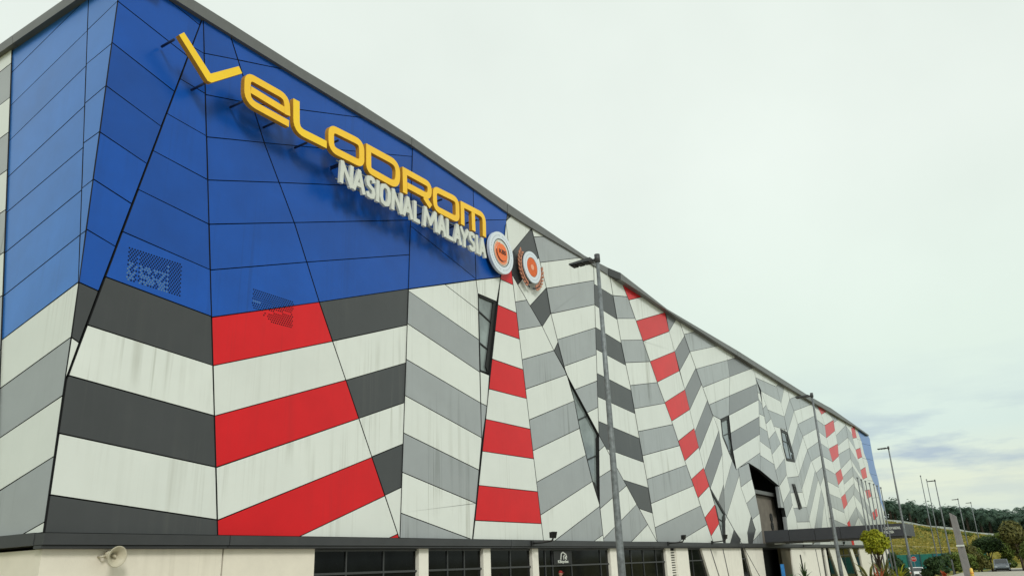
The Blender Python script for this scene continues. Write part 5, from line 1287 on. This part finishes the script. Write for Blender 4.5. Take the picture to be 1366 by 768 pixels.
for i, (x, y, w, h, lm, lb) in enumerate([
    (108, 15.0, 1.5, 3.5, L_DARK, 'dark green rounded bush behind the white car'),
    (97, 12.9, 0.8, 1.7, L_DARK, 'small dark bush left of the white car'),
    (88, 9.3, 1.35, 2.5, L_DARK, 'dark conical bush left of the pair of flagpoles'),
    (92, 8.6, 1.2, 2.2, L_DARK, 'dark bush behind the foot of the pair of flagpoles'),
    (100, 8.3, 1.2, 2.4, L_MID, 'green bush between flagpoles and pylon, low and dense'),
    (108, 7.8, 1.5, 2.7, L_MID, 'green bush behind the grey pylon')]):
    g0 = G(x, y); tree('bush', lb, 'bush', (x, y, g0), blobs(40 + i, w, h, .15, 9), 2200, .17, 50 + i, lm, .06, 'bushes along the low car park')
for i, (x, y, w, h, lm, lb) in enumerate([
    (118, 7.2, 1.7, 3.4, L_OLIV, 'olive yellow shrub right of the pylon, tallest of the shrub row'),
    (118, 6.9, 1.5, 2.6, L_OLIV, 'yellow-green shrub behind the fifth street lamp foot'),
    (126, 7.3, 1.7, 3.0, L_MID, 'leafy shrub just left of the silver car'),
    (122, 8.6, 1.6, 3.0, L_OLIV, 'dry olive shrub between the pylon and fifth street lamp'),
    (134, 4.4, 1.1, 2.0, L_MID, 'bright shrub directly behind the silver car')]):
    tree('shrub', lb, 'shrub', (x, y, G(x, y)), blobs(60 + i, w, h, .2, 11), 2600, .19, 70 + i, lm, .07, 'shrubs along the road edge')
tree('round_tree', 'dark umbrella-shaped tree above the silver car', 'tree', (128, 6.2, G(128, 6.2)), [(0, 0, 3.7, 1.7, 1.8, .8), (.3, .9, 3.4, 1.1, 1.1, .65), (-.3, -.9, 3.4, 1.1, 1.1, .65), (0, 0, 3.0, 1.6, 1.6, .6)], 4200, .17, 81, L_DARK, .14)
for i, (x, y, w, h, lm, lb) in enumerate([
    (126, 2.6, 2.7, 5.3, L_OLIV, 'large olive-brown tree at the right edge, its crown the tallest'),
    (118, 0.6, 2.4, 4.6, L_MID, 'big green tree at the right edge, in front of the olive tree'),
    (134, 4.7, 2.2, 4.4, L_MID, 'mid green tree behind the umbrella-shaped tree'),
    (112, -1.6, 2.2, 3.6, L_OLIV, 'low olive tree at the far right road edge')]):
    tree('roadside_tree', lb, 'tree', (x, y, G(x, y)), blobs(90 + i, w, h + .9, .6, 14), 5200, .21, 95 + i, lm, .16, 'trees at the right road edge')

# slope grass as tufts, terrace path, pale wall on the crest
rg = random.Random(5); V, Fc = [], []
for _ in range(15000):
    x = 160 + 68 * rg.random(); y = rg.uniform(-4, 40); z = G(x, y); s = rg.uniform(.12, .34); a = rg.uniform(0, 6.28); dx, dy = math.cos(a) * s * .8, math.sin(a) * s * .8
    k = len(V); V += [(x - dx, y - dy, z - .03), (x + dx, y + dy, z - .03), (x + dx * .7 + rg.uniform(-.1, .1), y + dy, z + s), (x - dx * .6, y - dy + rg.uniform(-.1, .1), z + s * .8)]; Fc.append((k, k + 1, k + 2, k + 3))
L_GRASS = leafmat('slope_grass', (0.13, 0.14, 0.028), (0.30, 0.26, 0.05), (0.46, 0.36, 0.09))
tag(pmesh('grass', V, Fc, L_GRASS), 'dry yellow-green grass growing on the terraced slope', 'grass', kind='stuff')
M_PATH = mat('path_gravel', (0.34, 0.30, 0.15), 0.9, 0.2, grain=0.2, gscale=0.8)
V, Fc = [], []
for i in range(41):
    y = -6 + i * 1.25
    for x in (181.5, 184.0, 187.0): V.append((x, y, G(x, y) + (.28 if x < 187 else .10)))
for i in range(40):
    for j in range(2): k = i * 3 + j; Fc.append((k, k + 1, k + 4, k + 3))
V += [(181.3, -6 + i * 1.25, G(181.3, -6 + i * 1.25) - .15) for i in range(41)]
for i in range(40): Fc.append((i * 3, i * 3 + 3, 123 + i + 1, 123 + i))
tag(pmesh('terrace_path', V, Fc, M_PATH), kind='structure')
M_GAB = mat('pale_wall', (0.46, 0.50, 0.47), 0.85, 0.2, grain=0.25, gscale=1.5)
cw = tag(empty('crest_wall', (225, 20, 0)), 'low pale retaining wall along the top of the slope', 'wall'); CO = Vector((225, 20, 0))
y = 6.0; i = 0
while y < 42:
    x0 = 224.2 + .2 * math.sin(y); ga = G(224.5, y); gb = G(224.5, y + 2); ha = .62 + .16 * math.sin(i * 1.3); hb_ = .62 + .16 * math.sin((i + 1) * 1.3)
    b = bmesh.new(); prism(b, [(x0, y, ga - .4), (x0, y + 1.96, gb - .4), (x0, y + 1.96, gb + hb_), (x0, y, ga + ha)], [(x0 + .4, y, ga - .4), (x0 + .4, y + 1.96, gb - .4), (x0 + .4, y + 1.96, gb + hb_), (x0 + .4, y, ga + ha)])
    spart('wall_block', b, M_GAB, cw, CO); y += 2.0; i += 1
V, Fc = leafcloud([(213 + (i % 3) * 2.2, -2 + i * 1.3, G(214.5, -2 + i * 1.3) + .15, 1.5, 1.1, .5 + .2 * math.sin(i * 2.3)) for i in range(30)], 6000, .2, 31)
tag(pmesh('undergrowth', V, Fc, L_MID), 'scrubby green undergrowth on the upper slope below the pale wall', 'undergrowth', kind='stuff')
# teal hoarding behind the car park
hd_ = tag(empty('hoarding', (150, 14, -1)), 'long teal-green hoarding behind the bushes at the foot of the slope', 'fence'); HO = Vector((150, 14, -1))
for i in range(8):
    y = 7.6 + i * 1.9; b = bmesh.new(); box(b, 150 + .01 * (i % 2), 150.06 + .01 * (i % 2), y, y + 1.87, -0.9, 1.75)
    spart('sheet', b, mat('hoarding_teal_%d' % (i % 2), ((0.015, 0.16, 0.13), (0.012, 0.13, 0.16))[i % 2], .6, .4, grain=.15), hd_, HO)
    b = bmesh.new(); box(b, 149.9, 149.99, y - .05, y + .02, -1, 1.8); spart('post', b, M_STEELD, hd_, HO)

# oil palms along the ridge
def palm_mesh(seed, h, nf, L):
    rg = random.Random(seed); V, Fc = [], []
    for i in range(nf):
        a = i * 2.39996 + rg.uniform(-.2, .2); el = 1.25 - 1.45 * (i / nf) + rg.uniform(-.12, .12); Lf = L * rg.uniform(.8, 1.1); pts = []
        p = Vector((0, 0, h)); e = el
        for j in range(9):
            pts.append(p.copy()); p = p + Vector((math.cos(a) * math.cos(e), math.sin(a) * math.cos(e), math.sin(e))) * (Lf / 8); e -= .16 + .035 * j
        sd_ = Vector((-math.sin(a), math.cos(a), 0))
        for j in range(1, 8):
            t = (pts[j + 1] - pts[j]).normalized() if j < 8 else t
            ll = Lf * .26 * math.sin(math.pi * (.15 + .8 * j / 8)) * 1.15
            for s in (-1, 1):
                for h2 in (0, .5):
                    q_ = pts[j] * (1 - h2) + pts[j + 1] * h2
                    tip = q_ + (sd_ * s * .8 + t * .45 + Vector((0, 0, -.38 + rg.uniform(-.15, .2)))) * ll
                    w = t * (Lf * .026)
                    k = len(V); V += [tuple(q_ - w), tuple(q_ + w), tuple(tip + w * .3), tuple(tip - w * .3)]; Fc.append((k, k + 1, k + 2, k + 3))
    return V, Fc
protos = []
for s in range(3):
    h = (4.2, 5.0, 5.8)[s]; V, Fc = palm_mesh(200 + s, h, (38, 42, 40)[s], 3.7)
    r = empty('oil_palm'); pmesh('crown', V, Fc, L_PALM, r)
    b = bmesh.new(); tube(b, [(0, 0, -.6), (0, 0, h * .5), (0, 0, h)], [.42, .34, .30], 9); obj('trunk', b, M_PBARK, r); protos.append(r)
n = 0
rg = random.Random(77)
for row, (xr, sp) in enumerate(((229, 4.2), (236, 4.4), (245, 4.6))):
    y = -16.0 + row * 1.5
    while y < 52:
        s = rg.randrange(3); o = protos[n] if n < 3 else copy_tree(protos[s])
        x = xr + rg.uniform(-2, 2); g = G(x, y)
        target = 12.3 + row * .5 - max(0, 18 - y) * .075 + rg.uniform(-1.1, .9)       # crown tops run nearly level above the falling ridge
        hh = (4.2, 5.0, 5.8)[n if n < 3 else s] + 1.9
        sc = max(.75, min(1.45, (target - g) / hh))
        o.location = (x, y, g - .1); o.rotation_euler = (0, 0, rg.uniform(0, 6.28)); o.scale = (min(1.15, sc),) * 2 + (sc,)
        tag(o, 'dark green oil palm in the plantation on the ridge', 'palm tree', 'oil palms on the ridge')
        n += 1; y += sp * rg.uniform(.8, 1.2)
V, Fc = leafcloud([(240 + (i % 4) * 3, -18 + i * 1.1, G(240, -18 + i * 1.1) + 2.6 + .7 * math.sin(i * 1.7), 2.8, 1.7, 3.6) for i in range(66)], 16000, .42, 32)
tag(pmesh('forest_undergrowth', V, Fc, L_PALM), 'dark mass of undergrowth between the palm trunks on the ridge', 'undergrowth', kind='stuff')
V, Fc = leafcloud([(262 + (i % 4) * 5, -50 + i * 1.7, 9.0 + 1.0 * math.sin(i * 1.3) - max(0, 20 - (-50 + i * 1.7)) * .05, 3.5, 2.6, 4.2) for i in range(70)], 22000, .5, 33)
tag(pmesh('forest', V, Fc, L_PALM), 'far dark plantation behind the front rows of palms', 'forest', kind='stuff')
